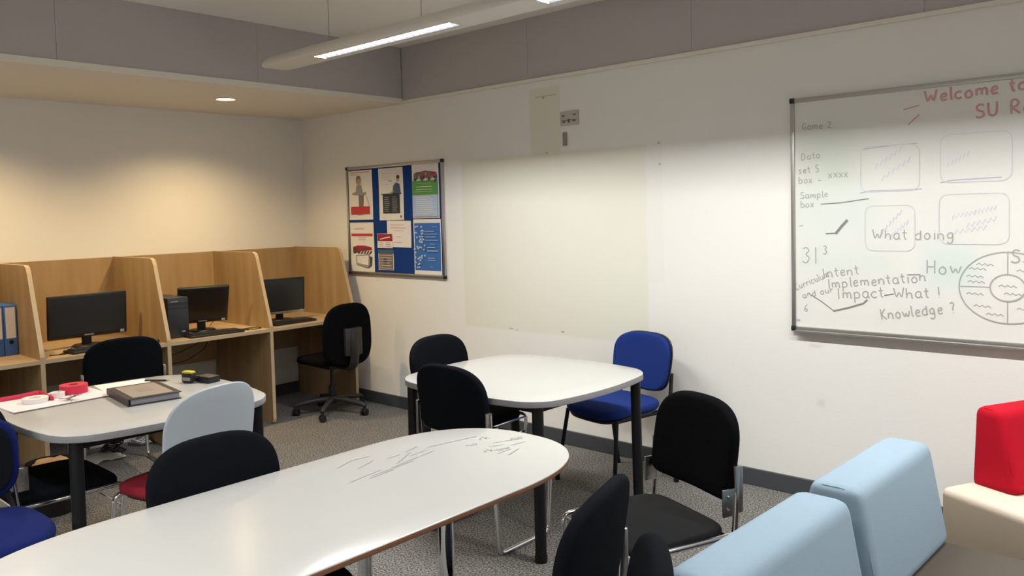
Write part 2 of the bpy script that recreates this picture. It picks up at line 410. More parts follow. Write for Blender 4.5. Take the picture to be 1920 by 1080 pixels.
# ------------------------------------------------------------------ study carrels
DD, HC = .85, 1.29
PY = [-.13, -.90, -1.68, -2.46, -3.24]
PT = .026
def side_poly():
    return [(.018, .0), (DD-.035, 0), (DD-.008, .012), (DD, .035), (DD, .735), (DD-.006, .76), (.69, HC-.045), (.672, HC-.012), (.64, HC), (.018, HC)]
def panel_mesh(y):
    bm = NB(); pts = side_poly(); prism(bm, pts, 'y', y-PT/2, y+PT/2)
    bm.faces.ensure_lookup_table()
    for f in bm.faces:
        n_ = f.normal if f.normal.length else None
    bm.normal_update()
    for f in bm.faces:
        if abs(f.normal.y) < .5: f.material_index = 1
    return bm
CN = ['beech study carrel in the corner, holding the small black monitor beside the swivel chair', 'beech study carrel with a black computer tower and tilted monitor, second from the corner',
      'beech study carrel with the widest monitor on its desk', 'beech study carrel at the left edge, holding the blue lever arch files']
for i in range(4):
    yr, yl = PY[i], PY[i+1]
    t = thing('study_carrel', CN[i], 'desk', (0, yr, 0), 0, 'row of beech study carrels')
    bm = panel_mesh(0); obj('side_panel', bm, [m_beech, m_beech_e], t, smooth=False)
    if i == 3:
        bm = panel_mesh(yl-yr); obj('side_panel', bm, [m_beech, m_beech_e], t, smooth=False)
    w0, w1 = yl-yr+PT/2, -PT/2
    bm = NB(); box(bm, (.018, w0, .41), (.040, w1, HC-.003)); obj('back_panel', bm, m_beech, t, smooth=False)
    bm = NB(); box(bm, (.040, w0, .695), (DD-.006, w1, .72)); box(bm, (DD-.006, w0, .695), (DD-.001, w1, .72), 1)
    obj('desk_top', bm, [m_beech_h, m_beech_e], t, smooth=False)
    bm = NB(); cyl(bm, (DD-.12, 0, -.0), .02, .002, 12); cyl(bm, (.12, 0, 0), .02, .002, 12)
    bm.free()
# ------------------------------------------------------------------ tables
def square_table(cx, cy, w, h, rot, label, bow=.062, r=.11):
    t = thing('meeting_table', label, 'table', (cx, cy, 0), rot, 'bowed square white tables')
    bm = NB(); ol = rrect(w, h, r, bow=bow)
    pillow(bm, ol, .030, .003, lambda u, v, q: (u, v, .690+q), 0, None)
    bm.normal_update()
    for f in bm.faces: f.material_index = 0 if f.normal.z > .6 and f.calc_center_median().z > .7 else 1
    obj('tabletop', bm, [m_white_top, m_edge], t, ang=35)
    bm = NB()
    for s in (-1, 1):
        box(bm, (-w+.09, s*(h-.10)-.015, .645), (w-.09, s*(h-.10)+.015, .689), bev=.003)
        box(bm, (s*(w-.10)-.015, -h+.09, .645), (s*(w-.10)+.015, h-.09, .689), bev=.003)
    obj('underframe', bm, m_blackmetal, t)
    for sx in (-1, 1):
        for sy in (-1, 1):
            bm = NB(); x, y = sx*(w-.05), sy*(h-.05)
            tube(bm, [(x, y, .689), (x, y, .60), (x+sx*.004, y+sy*.004, .10), (x+sx*.006, y+sy*.006, .03)], .026, 14)
            tube(bm, [(x+sx*.006, y+sy*.006, .03), (x+sx*.006, y+sy*.006, 0)], .029, 14)
            obj('leg', bm, m_blackmetal, t)
    return t
square_table(3.54, -1.11, .465, .435, 0, 'white bowed square table near the wall, with the blue chair behind it')
square_table(2.445, -2.60, .465, .44, math.radians(-1), 'white bowed square table at left, carrying papers, tape rolls and a black folder')

t = thing('oval_table', 'long thin-topped white oval table with brown edge and faint pen writing', 'table', (4.285, -2.84, 0))
ol = []
hw, hl, eb = .37, .91, .50
for i in range(96):
    a = 2*PI*i/96; c, s = math.cos(a), math.sin(a)
    x = hw*math.copysign(abs(c)**(2/2.5), c); y = eb*math.copysign(abs(s)**(2/2.5), s)
    y += (hl-eb)*(1 if s > 1e-6 else -1 if s < -1e-6 else 0); ol.append((x, y))
bm = NB(); pillow(bm, ol, .018, .0035, lambda u, v, q: (u, v, .702+q))
bm.normal_update()
for f in bm.faces: f.material_index = 0 if f.calc_center_median().z > .7165 else 1
obj('tabletop', bm, [m_white_top, m_ply], t, ang=35)
for sx in (-1, 1):
    for sy in (-1, 1):
        bm = NB(); tube(bm, [(.20*sx, .29*sy, .70), (.20*sx, .29*sy, .02)], .024, 18); tube(bm, [(.20*sx, .29*sy, .02), (.20*sx, .29*sy, 0)], .027, 18, 1)
        obj('leg', bm, [m_chrome, m_blackmetal], t)
bm = NB()
for sy in (-1, 1): tube(bm, [(-.20, .29*sy, .685), (.20, .29*sy, .685)], .014, 10)
tube(bm, [(0, -.29, .685), (0, .29, .685)], .014, 10)
obj('underframe', bm, m_chrome, t)
oval = t

# single stroke handwriting font: letter -> (width, strokes)
FONT = {
 'a': (.6, [[(.5,.5),(.3,.6),(.05,.45),(.05,.1),(.3,0),(.5,.15),(.5,.6),(.5,.1),(.6,0)]]), 'b': (.6, [[(.05,1),(.05,0),(.35,0),(.55,.2),(.5,.5),(.3,.6),(.05,.45)]]),
 'c': (.55, [[(.5,.5),(.3,.6),(.05,.4),(.05,.15),(.3,0),(.5,.1)]]), 'd': (.6, [[(.5,.5),(.3,.6),(.05,.4),(.05,.1),(.3,0),(.5,.15),(.5,1),(.5,0)]]),
 'e': (.55, [[(.05,.3),(.5,.35),(.4,.6),(.15,.55),(.05,.3),(.15,.02),(.5,.08)]]), 'f': (.4, [[(.4,.95),(.2,1),(.15,.8),(.15,0)],[(0,.55),(.35,.55)]]),
 'g': (.6, [[(.5,.5),(.3,.6),(.05,.4),(.1,.1),(.45,.1),(.5,.6),(.5,-.25),(.25,-.4),(.05,-.25)]]), 'h': (.6, [[(.05,1),(.05,0),(.05,.4),(.3,.6),(.5,.45),(.5,0)]]),
 'i': (.2, [[(.1,.6),(.1,0)],[(.1,.8),(.12,.84)]]), 'k': (.5, [[(.05,1),(.05,0)],[(.45,.6),(.05,.3),(.5,0)]]), 'l': (.2, [[(.08,1),(.08,.1),(.18,0)]]),
 'm': (.85, [[(.05,.6),(.05,0),(.05,.45),(.25,.6),(.4,.45),(.4,0),(.4,.45),(.6,.6),(.75,.45),(.75,0)]]), 'n': (.6, [[(.05,.6),(.05,0),(.05,.4),(.3,.6),(.5,.45),(.5,0)]]),
 'o': (.6, [[(.3,.6),(.05,.4),(.08,.1),(.3,0),(.52,.15),(.5,.45),(.3,.6)]]), 'p': (.6, [[(.05,.6),(.05,-.4)],[(.05,.45),(.3,.6),(.52,.4),(.45,.05),(.05,.05)]]),
 'r': (.45, [[(.05,.6),(.05,0),(.05,.4),(.25,.6),(.42,.52)]]), 's': (.5, [[(.45,.52),(.2,.6),(.08,.45),(.42,.2),(.3,0),(.03,.07)]]), 't': (.4, [[(.18,.9),(.18,.1),(.35,0)],[(0,.6),(.38,.62)]]),
 'u': (.6, [[(.05,.6),(.05,.15),(.25,0),(.5,.15),(.5,.6),(.5,0)]]), 'v': (.5, [[(.03,.6),(.25,0),(.48,.6)]]), 'w': (.8, [[(.03,.6),(.2,0),(.38,.5),(.56,0),(.75,.6)]]),
 'x': (.5, [[(.03,.6),(.47,0)],[(.47,.6),(.03,0)]]), 'y': (.5, [[(.03,.6),(.25,.1)],[(.48,.6),(.1,-.35)]]),
 'W': (.95, [[(.03,1),(.22,0),(.45,.7),(.68,0),(.9,1)]]), 'S': (.65, [[(.58,.9),(.3,1),(.08,.8),(.2,.55),(.5,.45),(.58,.15),(.3,0),(.03,.12)]]), 'U': (.7, [[(.05,1),(.05,.2),(.3,0),(.58,.2),(.6,1)]]),
 'R': (.65, [[(.08,0),(.08,1),(.45,1),(.55,.75),(.4,.52),(.08,.5),(.6,0)]]), 'D': (.7, [[(.08,0),(.08,1),(.4,.95),(.62,.6),(.5,.1),(.08,0)]]), 'B': (.6, [[(.08,0),(.08,1),(.4,.95),(.42,.6),(.08,.52),(.48,.45),(.5,.08),(.08,0)]]),
 'G': (.7, [[(.6,.85),(.3,1),(.05,.6),(.15,.1),(.5,0),(.62,.4),(.38,.42)]]), 'I': (.3, [[(.15,1),(.12,0)]]), 'J': (.4, [[(.35,1),(.32,.1),(.1,0)]]), 'C': (.65, [[(.6,.88),(.3,1),(.05,.6),(.1,.15),(.4,0),(.6,.12)]]),
 'H': (.7, [[(.08,1),(.08,0)],[(.6,1),(.6,0)],[(.08,.5),(.6,.52)]]), 'K': (.6, [[(.08,1),(.08,0)],[(.55,1),(.08,.45),(.6,0)]]), 'P': (.6, [[(.08,0),(.08,1),(.5,.95),(.5,.55),(.08,.5)]]), 'O': (.7, [[(.35,1),(.05,.7),(.08,.2),(.35,0),(.62,.2),(.62,.75),(.35,1)]]),
 'F': (.55, [[(.08,0),(.08,1),(.55,1)],[(.08,.52),(.42,.52)]]), 'L': (.5, [[(.08,1),(.08,0),(.5,0)]]), 'T': (.6, [[(.3,1),(.3,0)],[(0,1),(.6,1)]]), 'E': (.55, [[(.5,1),(.08,1),(.08,0),(.5,0)],[(.08,.5),(.4,.5)]]), 'N': (.65, [[(.08,0),(.08,1),(.58,0),(.58,1)]]), 'A': (.65, [[(.03,0),(.3,1),(.6,0)],[(.14,.35),(.48,.35)]]), 'Y': (.6, [[(.03,1),(.3,.5),(.57,1)],[(.3,.5),(.3,0)]]), 'M': (.8, [[(.05,0),(.08,1),(.4,.35),(.7,1),(.75,0)]]),
 '2': (.55, [[(.05,.8),(.25,1),(.48,.8),(.4,.5),(.05,0),(.55,.02)]]), '3': (.55, [[(.08,.9),(.3,1),(.48,.78),(.22,.55),(.5,.35),(.3,0),(.05,.12)]]), '1': (.3, [[(.15,1),(.15,0)]]), '5': (.5, [[(.5,1),(.12,1),(.1,.6),(.42,.55),(.48,.2),(.25,0),(.05,.08)]]), '6': (.5, [[(.42,1),(.12,.6),(.05,.2),(.25,0),(.48,.2),(.3,.42),(.08,.3)]]),
 '!': (.25, [[(.12,1),(.12,.25)],[(.12,.08),(.13,.04)]]), '?': (.5, [[(.05,.85),(.25,1),(.45,.8),(.25,.5),(.25,.25)],[(.25,.08),(.26,.04)]]), '-': (.6, [[(.08,.35),(.55,.38)]]), ' ': (.4, []),
}
def ribbon(bm, pts, w, place, mi=0):
    """flat ribbon through 2D pts, mapped by place(x, y, h)"""
    n = len(pts); L = []
    for i in range(n):
        a = pts[max(i-1, 0)]; b_ = pts[min(i+1, n-1)]
        d = (b_[0]-a[0], b_[1]-a[1])
        if math.hypot(*d) < 1e-4: d = (b_[0]-pts[i][0], b_[1]-pts[i][1])
        l = math.hypot(*d) or 1e-6
        nx, ny = -d[1]/l*w/2, d[0]/l*w/2; L.append(((pts[i][0]+nx, pts[i][1]+ny), (pts[i][0]-nx, pts[i][1]-ny)))
    A = [(bm.verts.new(place(*p, .0007+.00004*k)), bm.verts.new(place(*q, .0007+.00004*k))) for k, (p, q) in enumerate(L)]
    for u, v in zip(A, A[1:]):
        f = bm.faces.new((u[0], u[1], v[1], v[0])); f.material_index = mi
def write(bm, text, x, y, size, place, w=.006, ang=0, mi=0, xs=1.0):
    ca, sa = math.cos(math.radians(ang)), math.sin(math.radians(ang)); cx = 0
    for ch in text:
        wd, st = FONT[ch]
        jx, jy = random.uniform(-.03, .03), random.uniform(-.05, .05)
        for s in st:
            P_ = [((cx+px+jx)*size*xs, (py+jy)*size) for px, py in s]
            P_ = [(x+u*ca-v*sa, y+u*sa+v*ca) for u, v in P_]
            if len(P_) > 2:      # round the corners
                Q = [P_[0]]
                for i in range(1, len(P_)-1):
                    a, b_, c = P_[i-1], P_[i], P_[i+1]
                    p0 = ((a[0]+2*b_[0])/3, (a[1]+2*b_[1])/3); p1 = ((c[0]+2*b_[0])/3, (c[1]+2*b_[1])/3)
                    Q += [p0, ((p0[0]+p1[0]+2*b_[0])/4, (p0[1]+p1[1]+2*b_[1])/4), p1]
                P_ = Q+[P_[-1]]
            ribbon(bm, P_, w, place, mi)
        cx += wd+.16
def squig(x0, y0, x1, y1, amp, n=7):
    return [(x0+(x1-x0)*i/n, y0+(y1-y0)*i/n+(amp if i % 2 else -amp)) for i in range(n+1)]
# pen marks on the oval table (local x,y of the table top)
bm = NB(); pl = lambda x, y, h: (x-4.285, y+2.84, .7202+h*.3)
for a in [(4.20,-2.68,4.18,-2.55), (4.205,-2.60,4.19,-2.42), (4.19,-2.50,4.17,-2.38), (4.22,-2.62,4.21,-2.52), (4.17,-2.47,4.11,-2.36), (4.11,-2.58,4.08,-2.50), (4.10,-2.45,4.10,-2.40),
          (4.14,-2.38,4.13,-2.31), (4.17,-2.36,4.16,-2.30), (4.09,-2.36,4.075,-2.30), (4.05,-2.62,4.02,-2.54), (4.02,-2.54,4.03,-2.48), (4.11,-2.28,4.15,-2.08), (4.26,-2.10,4.30,-2.00), (4.33,-2.08,4.34,-2.02), (4.36,-2.18,4.36,-2.12), (4.28,-2.14,4.30,-2.10),(4.40,-2.17,4.38,-2.10)]:
    ribbon(bm, squig(*a, .004, 9), .0035, pl)
for x, y in ((4.22, -2.19), (4.34, -2.16), (4.29, -2.03), (4.20, -2.10), (4.32,-2.20)): write(bm, random.choice(['aw', 'no', 'rk']), x, y, .035, pl, .003, 75)
obj('pen_marks', bm, flat('pen_ink', (.16, .16, .17), .5), oval, smooth=False)

# ------------------------------------------------------------------ chairs
def back_shape(bm, w, h, zc, yb, lean, curve, thick, nt_=2.4, nb_=6.5, taper=0.0, mi=0, r=None):
    ol = [(u*(1+taper*v/h), v) for u, v in sellipse(w, h, nt_, nb_, 56)]
    def fn(u, v, q):
        z = zc+v; y = yb-lean*v+curve*(u/w)**2-q
        return (u, y, z)
    pillow(bm, ol, thick, r or thick*.46, fn, mi)
def seat_shape(bm, w, d, z, thick, n=4.5, mi=0, dome=.008, wf=.03, drop=.012):
    ol = [(u*(1+wf*v/d), v) for u, v in sellipse(w, d, n, n, 48)]
    def fn(u, v, q):
        return (u, v, z+q+(dome*(1-(u/w)**2)*(1-(v/d)**2) if q > thick*.5 else 0)-drop*max(0, v/d)**3)
    pillow(bm, ol, thick, thick*.45, fn, mi)
def chrome_chair(label, loc, head, fab, seatfab=None, group='black chrome-framed meeting chairs', nm='meeting_chair', thick_seat=.048):
    t = thing(nm, label, 'chair', loc, head, group)
    bm = NB(); back_shape(bm, .224, .165, .695, -.222, .16, .022, .042, 2.9, 9.0); obj('backrest', bm, fab, t)
    bm = NB(); seat_shape(bm, .222, .205, .418, thick_seat, 6.0); obj('seat', bm, seatfab or fab, t)
    bm = NB()
    for s in (-1, 1):
        x = s*.230
        loop = rpath([(x, -.222, .655), (x, -.214, .52), (x, -.205, .425), (x, -.175, .011), (x, .165, .011), (x, .205, .425), (x, -.195, .425)], .035, 6)
        tube(bm, loop, .0105, 10)
    for y in (.195, -.195): tube(bm, [(-.230, y, .412), (.230, y, .412)], .008, 8)
    tube(bm, [(-.230, .196, .33), (.230, .196, .33)], .006, 8)
    obj('frame', bm, m_chrome, t)
    for s in (-1, 1):
        bm = NB(); box(bm, (s*.230-.004-s*.006, -.212, .49), (s*.230+.004-s*.006, -.160, .585), bev=.003)
        box(bm, (s*.230-.008, -.240, .50), (s*.230+.008, -.208, .662), bev=.004)
        tube(bm, [(s*.220, -.18, .515), (s*.238, -.18, .515)], .005, 8); tube(bm, [(s*.220, -.18, .56), (s*.238, -.18, .56)], .005, 8)
        obj('bracket', bm, m_chrome_d, t)
    return t
def hd(fx, fy): return math.atan2(fy, fx)-PI/2
CH = 'black chrome-framed meeting chairs'
ca = chrome_chair('black chrome-framed chair at the far left side of the wall-side square table', (3.11, -1.07, 0), hd(1, .05), [m_fab_char])
def place(loc, h, label, group=CH): return dup(ca, loc, h, label, group)
place((3.555, -1.405, 0), hd(.0, 1), 'black chrome sled chair, back to us, at the near side of the wall-side table')
place((4.075, -2.93, 0), hd(1, .03), 'black chair with rounded back pushed under the left side of the oval table')
place((1.05, -2.13, 0), hd(-1, .12), 'black chair with chrome brackets between the left table and the carrels')
cm = place((2.45, -2.955, 0), hd(0, 1), 'black chair seen edge-on at the near-left side of the left table, behind the blue chair')
place((4.82, -2.62, 0), hd(-1, -.28), 'black chair seen side-on at the right side of the oval table')
place((5.18, -2.97, 0), hd(-.8, -.6), 'black chair cut off by the bottom edge beside the pale blue sofa back')
cd = chrome_chair('black-backed chair with dark grey vinyl seat, standing clear between wall-side table and pale blue sofa', (4.68, -1.77, 0), hd(-.37, -.93), [m_fab_black], [m_fab_grey], thick_seat=.03)

# blue visitor chair with black tubular legs
def visitor_chair(label, loc, head, fab, dark=None, group=None):
    t = thing('visitor_chair', label, 'chair', loc, head, group)
    bm = NB(); back_shape(bm, .220, .162, .660, -.235, .17, .03, .035, 3.2, 3.6, .04); bk = obj('backrest', bm, fab, t)
    bm = NB(); back_shape(bm, .222 if not dark else .19, .165 if not dark else .14, .660, -.268 if not dark else -.232, .17, .03, .012, 3.2, 3.6, .04, r=.005)
    if dark:
        for v in bm.verts: v.co.y += .010
    obj('back_shell' if not dark else 'back_pad', bm, m_plast if not dark else dark, bk)
    bm = NB(); seat_shape(bm, .232, .215, .425, .05, 3.6, drop=.03, wf=.03); obj('seat', bm, fab, t)
    bm = NB(); seat_shape(bm, .215, .20, .408, .018, 3.6, drop=.03, dome=0); obj('seat_shell', bm, m_plast, t)
    bm = NB()
    for s in (-1, 1):
        tube(bm, rpath([(s*.17, -.30, .60), (s*.205, -.245, .43), (s*.205, -.18, .40)], .03), .011, 10)
        tube(bm, [(s*.20, -.20, .405), (s*.20, .17, .405)], .010, 10)
    for y in (-.17, .15): tube(bm, [(-.20, y, .402), (.20, y, .402)], .009, 8)
    obj('frame', bm, m_blackmetal, t)
    for s in (-1, 1):
        for a in (-1, 1):
            bm = NB(); p0 = (s*.20, .165*a, .41); p1 = (s*.235, .225*a-(.03 if a < 0 else 0), .02)
            tube(bm, [p0, p1], .0115, 10); tube(bm, [p1, (p1[0], p1[1], 0)], .015, 10)
            obj('leg', bm, m_blackmetal, t)
    return t
visitor_chair('bright blue fabric chair with black tube legs standing against the wall behind the square table', (3.60, -.42, 0), hd(-.20, -.98), [m_fab_blue])
visitor_chair('blue chair with black back pad at the left edge, turned away from the table', (2.95, -3.38, 0), hd(1, 0), [m_fab_dblue], [m_fab_char])

# grey shell chair with burgundy seat
t = thing('shell_chair', 'pale grey plastic-backed chair with a burgundy seat pad at the left table', 'chair', (2.88, -2.58, 0), hd(-.97, -.22))
bm = NB()
ol = [(u*(1.0+.03*v/.2), v) for u, v in sellipse(.232, .20, 2.7, 6.0, 64)]
def notch(u, v):   # cut-out in the lower edge
    if v < -.13 and abs(u) < .075: return (u, -.155+(v+.2)*.3)
    return (u, v)
ol = [notch(u, v) for u, v in ol]
pillow(bm, ol, .014, .006, lambda u, v, q: (u, -.215-.14*v+.045*(u/.23)**2-q, .665+v))
obj('backrest', bm, m_shell, t)
bm = NB(); seat_shape(bm, .225, .205, .415, .045, 3.6, drop=.01, wf=0.02); obj('seat', bm, m_fab_red, t)
bm = NB(); seat_shape(bm, .20, .18, .40, .015, 3.6, dome=0); obj('seat_shell', bm, m_plast, t)
for s in (-1, 1):
    for a in (-1, 1):
        bm = NB(); tube(bm, rpath([(s*.10, .15*a, .405), (s*.20, .19*a, .40), (s*.225, .215*a, .0)], .04), .010, 10); obj('leg', bm, m_chrome, t)
for s in (-1, 1):
    bm = NB(); tube(bm, rpath([(s*.16, -.18, .41), (s*.17, -.205, .44), (s*.16, -.195, .60)], .03), .008, 8); obj('back_support', bm, m_blackmetal, t)

# operator swivel chairs
def operator(label, loc, rot_base, rot_top, z=.46, lever=True):
    t = thing('operator_chair', label, 'office chair', loc, 0, 'black swivel chairs on star bases')
    for k in range(5):
        a = rot_base+2*PI*k/5; c, s = math.cos(a), math.sin(a)
        bm = NB(); tube(bm, [(0, 0, .115), (c*.12, s*.12, .112), (c*.27, s*.27, .088), (c*.29, s*.29, .075)], .024, 10, r1=.015); obj('base_arm', bm, m_plast_g, t)
        bm = NB(); q = Matrix.Translation((c*.285, s*.285, .028)) @ Matrix.Rotation(a+.9*k, 4, 'Z')
        for dx in (-.014, .014):
            cyl(bm, (0, 0, -.009), .027, .018, 18, 0, None, q @ Matrix.Translation((dx, 0, 0)) @ Matrix.Rotation(PI/2, 4, 'Y'))
        tube(bm, [(c*.285, s*.285, .03), (c*.285, s*.285, .08)], .012, 8)
        obj('castor', bm, m_plast, t)
    bm = NB(); tube(bm, [(0, 0, .08), (0, 0, .22)], .028, 16); tube(bm, [(0, 0, .22), (0, 0, z-.05)], .016, 14); obj('gas_lift', bm, m_plast, t)
    R = Matrix.Rotation(rot_top, 4, 'Z')
    def put(nm, bm, m, par=t):
        for v in bm.verts: v.co = R @ v.co
        return obj(nm, bm, m, par)
    bm = NB(); seat_shape(bm, .235, .22, z-.03, .06, 3.4, drop=.03); put('seat', bm, m_fab_black)
    bm = NB(); box(bm, (-.10, -.12, z-.075), (.10, .12, z-.03), bev=.012)
    tube(bm, rpath([(0, -.05, z-.055), (0, -.30, z-.05), (0, -.325, z+.10), (0, -.30, z+.24)], .06), .024, 10, flat=1.6)
    put('mechanism', bm, m_plast)
    if lever:
        bm = NB(); tube(bm, [(.08, .05, z-.06), (.25, .08, z-.075)], .007, 8); tube(bm, [(.20, .072, z-.07), (.26, .082, z-.077)], .011, 8); put('lever', bm, m_plast)
    bm = NB(); back_shape(bm, .215, .24, z+.205, -.235, .02, .035, .05, 3.0, 3.2, -.04); put('backrest', bm, m_fab_black)
    bm = NB(); box(bm, (-.075, -.318, z+.05), (.075, -.283, z+.26), bev=.008); put('back_plate', bm, m_plast_g)
    return t
operator('black high-back swivel chair turned sideways at the corner carrel', (.93, -.43, 0), math.radians(20), hd(-1, .04), z=.44)
operator('black swivel chair at the left edge, by the carrel of blue files', (1.60, -3.17, 0), math.radians(68), hd(-.9, .35), z=.46)

# ------------------------------------------------------------------ sofas
def wedge_sofa(label, corner, rot, L, D, backcol, seatcol, sidecol, seat_z=.44, top=.76, nm='modular_sofa', cat='sofa', group=None, thick=.16, back_in=.0, seatL=None, side_piping=None, bslant=.06, bx0=0.0):
    """corner: near-left base corner; local x = across (towards the seat), y = along the back"""
    t = thing(nm, label, cat, corner, rot, group)
    seatL = seatL or L
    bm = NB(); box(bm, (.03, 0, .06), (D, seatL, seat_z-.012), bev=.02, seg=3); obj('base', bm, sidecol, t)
    bm = NB(); box(bm, (.03, .002, seat_z-.05), (D+.004, seatL-.002, seat_z), bev=.022, seg=4); obj('seat', bm, seatcol, t)
    bm = NB()
    for x in (.08, D-.07):
        for y in (.06, seatL-.06): cyl(bm, (x, y, 0), .022, .065, 14)
    obj('foot', bm, m_blackmetal, t)
    # back wedge
    bm = NB(); y0, y1 = back_in+.010, back_in+L-.010
    pts = [(bx0-.005, seat_z-.02), (thick+bslant, seat_z-.002), (thick, top), (bx0+.01, top)]
    vs = prism(bm, pts, 'y', y0, y1)
    es = list({e for v in vs for e in v.link_edges})
    bmesh.ops.bevel(bm, geom=es, offset=.036, segments=6, affect='EDGES', profile=.55)
    b_ = obj('backrest', bm, backcol, t, ang=60)
    bm = NB(); lp = []
    for yy in (y0+.002, y1-.002):
        bm2 = [(.02, yy, seat_z+.03), (.028, yy, top-.03), (.05, yy, top-.012)]
    tube(bm, rpath([(thick+bslant*.7-.006, y0+.008, seat_z+.08), (thick-.006, y0+.014, top-.035), (thick-.04, y0+.014, top-.006), (bx0+.05, y0+.014, top-.006)], .03), .0022, 6)
    obj('piping', bm, backcol, b_)
    return t
GS = 'modular seats with pale blue backs'
wedge_sofa('pale blue wedge-backed seat, the farther one, facing away with a taupe cushion', (5.32, -1.945, 0), math.radians(-1.5), .64, .72, m_sky, m_taupe, m_taupe, group=GS)
wedge_sofa('pale blue wedge-backed seat, the nearer one, cut off by the bottom edge', (5.303, -2.70, 0), math.radians(-1.5), .71, .72, m_sky, m_taupe, m_taupe, group=GS)
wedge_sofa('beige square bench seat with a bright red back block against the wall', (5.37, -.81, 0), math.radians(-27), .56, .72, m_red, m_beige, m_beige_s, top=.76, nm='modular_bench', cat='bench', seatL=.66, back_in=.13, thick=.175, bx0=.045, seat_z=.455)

# ------------------------------------------------------------------ whiteboard
wx0, wx1, wz0, wz1 = 4.475, 6.875, .885, 2.095
t = thing('whiteboard', 'large wall-mounted whiteboard covered in faded marker writing and diagrams', 'whiteboard', (wx0, 0, wz0))
tl = lambda *p: (p[0]-wx0, p[1], p[2]-wz0)
bm = NB(); box(bm, tl(wx0+.01, -.014, wz0+.01), tl(wx1-.01, -.002, wz1-.01))
sf = obj('board_surface', bm, m_board, t, smooth=False)
sf.location = (0, 0, 0)
# the board material reads world-aligned coordinates: keep its own space equal to the room's
me = sf.data
for v in me.vertices: v.co = (v.co.x+wx0, v.co.y, v.co.z+wz0)
sf.location = (-wx0, 0, -wz0)
bm = NB()
for lo, hi in (((wx0, -.022, wz1-.022), (wx1, -.001, wz1)), ((wx0, -.022, wz0), (wx1, -.001, wz0+.022)), ((wx0, -.022, wz0+.022), (wx0+.022, -.001, wz1-.022)), ((wx1-.022, -.022, wz0+.022), (wx1, -.001, wz1-.022))):
    box(bm, tl(*lo), tl(*hi), bev=.004)
obj('frame', bm, m_alu, t)
for x in (wx0, wx1):
    for z in (wz0, wz1):
        bm = NB(); box(bm, tl(x-.003 if x == wx0 else x-.024, -.025, z-.003 if z == wz0 else z-.024), tl(x+.024 if x == wx0 else x+.003, -.001, z+.024 if z == wz0 else z+.003), bev=.004)
        obj('corner_cap', bm, m_plast, t)
bm = NB(); prism(bm, [(-.0225, -.004), (-.040, -.006), (-.040, .002), (-.036, .002), (-.035, -.001), (-.0225, .004)], 'x', .02, wx1-wx0-.02); obj('pen_tray', bm, m_alu, t, smooth=False)
pw = lambda x, z, h: (x-wx0, -.0142-h, z-wz0)
def scribe(m, text, x, z, size, place, w=.006, ang=0, mi=0, xs=1.0):
    off = 0; c, s = math.cos(math.radians(ang)), math.sin(math.radians(ang))
    for word in text.split(' '):
        bm = NB(); write(bm, word, x+off*c, z+off*s, size, place, w, ang, mi, xs); obj('handwriting', bm, m, t, smooth=False)
        off += (sum(FONT[ch][0]+.16 for ch in word)+.56)*size*xs
def mark(m, *a):
    bm = NB(); ribbon(bm, *a); obj('marker_line', bm, m, t, smooth=False)
scribe(w_red, 'Welcome to the', 5.125, 2.005, .058, pw, .010, 2)
scribe(w_red, 'SU Room', 5.335, 1.915, .062, pw, .010, 2)
mark(w_red, [(5.03, 1.985), (5.07, 1.993), (5.10, 1.998)], .006, pw); mark(w_red, [(5.05, 1.91), (5.075, 1.935), (5.10, 1.955)], .007, pw)
scribe(w_black, 'Game 2', 4.535, 1.93, .034, pw, .0045, 0)
scribe(w_black, 'Data', 4.53, 1.775, .036, pw, .0042, 3); scribe(w_black, 'set 5', 4.515, 1.705, .036, pw, .0045, 3); scribe(w_black, 'box -', 4.515, 1.655, .036, pw, .0042, 0); scribe(w_black, 'xxxx', 4.67, 1.675, .040, pw, .0045, 2)
scribe(w_black, 'Sample', 4.525, 1.575, .034, pw, .004, 2); scribe(w_black, 'box', 4.525, 1.53, .034, pw, .0042, 0)
scribe(w_black, '-', 4.515, 1.42, .04, pw, .005, 0)
scribe(w_black, '31', 4.53, 1.24, .085, pw, .0055, 0); scribe(w_black, '3', 4.64, 1.285, .045, pw, .005, 0)
scribe(w_black, 'What doing', 4.885, 1.365, .052, pw, .0055, 0)
scribe(w_black, 'Curriculum', 4.50, 1.095, .036, pw, .0045, 24, 0, .8); scribe(w_black, 'Intent', 4.64, 1.165, .05, pw, .0055, 8)
scribe(w_black, 'and our', 4.535, 1.055, .034, pw, .005, 14); scribe(w_black, 'Implementation', 4.665, 1.112, .050, pw, .006, 6.5)
scribe(w_black, 'Impact', 4.715, 1.06, .055, pw, .006, 5); scribe(w_black, 'Knowledge ?', 4.925, .972, .052, pw, .006, 9, 0, .85); scribe(w_black, 'What !', 4.985, 1.075, .052, pw, .006, 5); scribe(w_black, 'How', 5.13, 1.205, .062, pw, .006, 0)
scribe(w_black, '6', 4.54, .985, .04, pw, .0045, 0)
scribe(w_black, 'SS', 5.475, 1.265, .06, pw, .007, 0)
mark(w_bold, [(4.63, 1.545), (4.73, 1.549), (4.80, 1.558), (4.87, 1.566)], .005, pw)
mark(w_bold, [(4.655, 1.393), (4.70, 1.396), (4.712, 1.396)], .006, pw); mark(w_bold, [(4.705, 1.392), (4.735, 1.43), (4.765, 1.462)], .014, pw)
mark(w_bold, [(5.045, 1.195), (5.105, 1.198)], .0045, pw); mark(w_bold, [(4.94, 1.09), (4.985, 1.10)], .006, pw)
mark(w_bold, [(4.56, 1.085), (4.63, 1.045), (4.70, .995)], .005, pw); mark(w_bold, [(4.69, .997), (4.77, 1.02), (4.84, 1.045), (4.86, 1.065)], .009, pw)
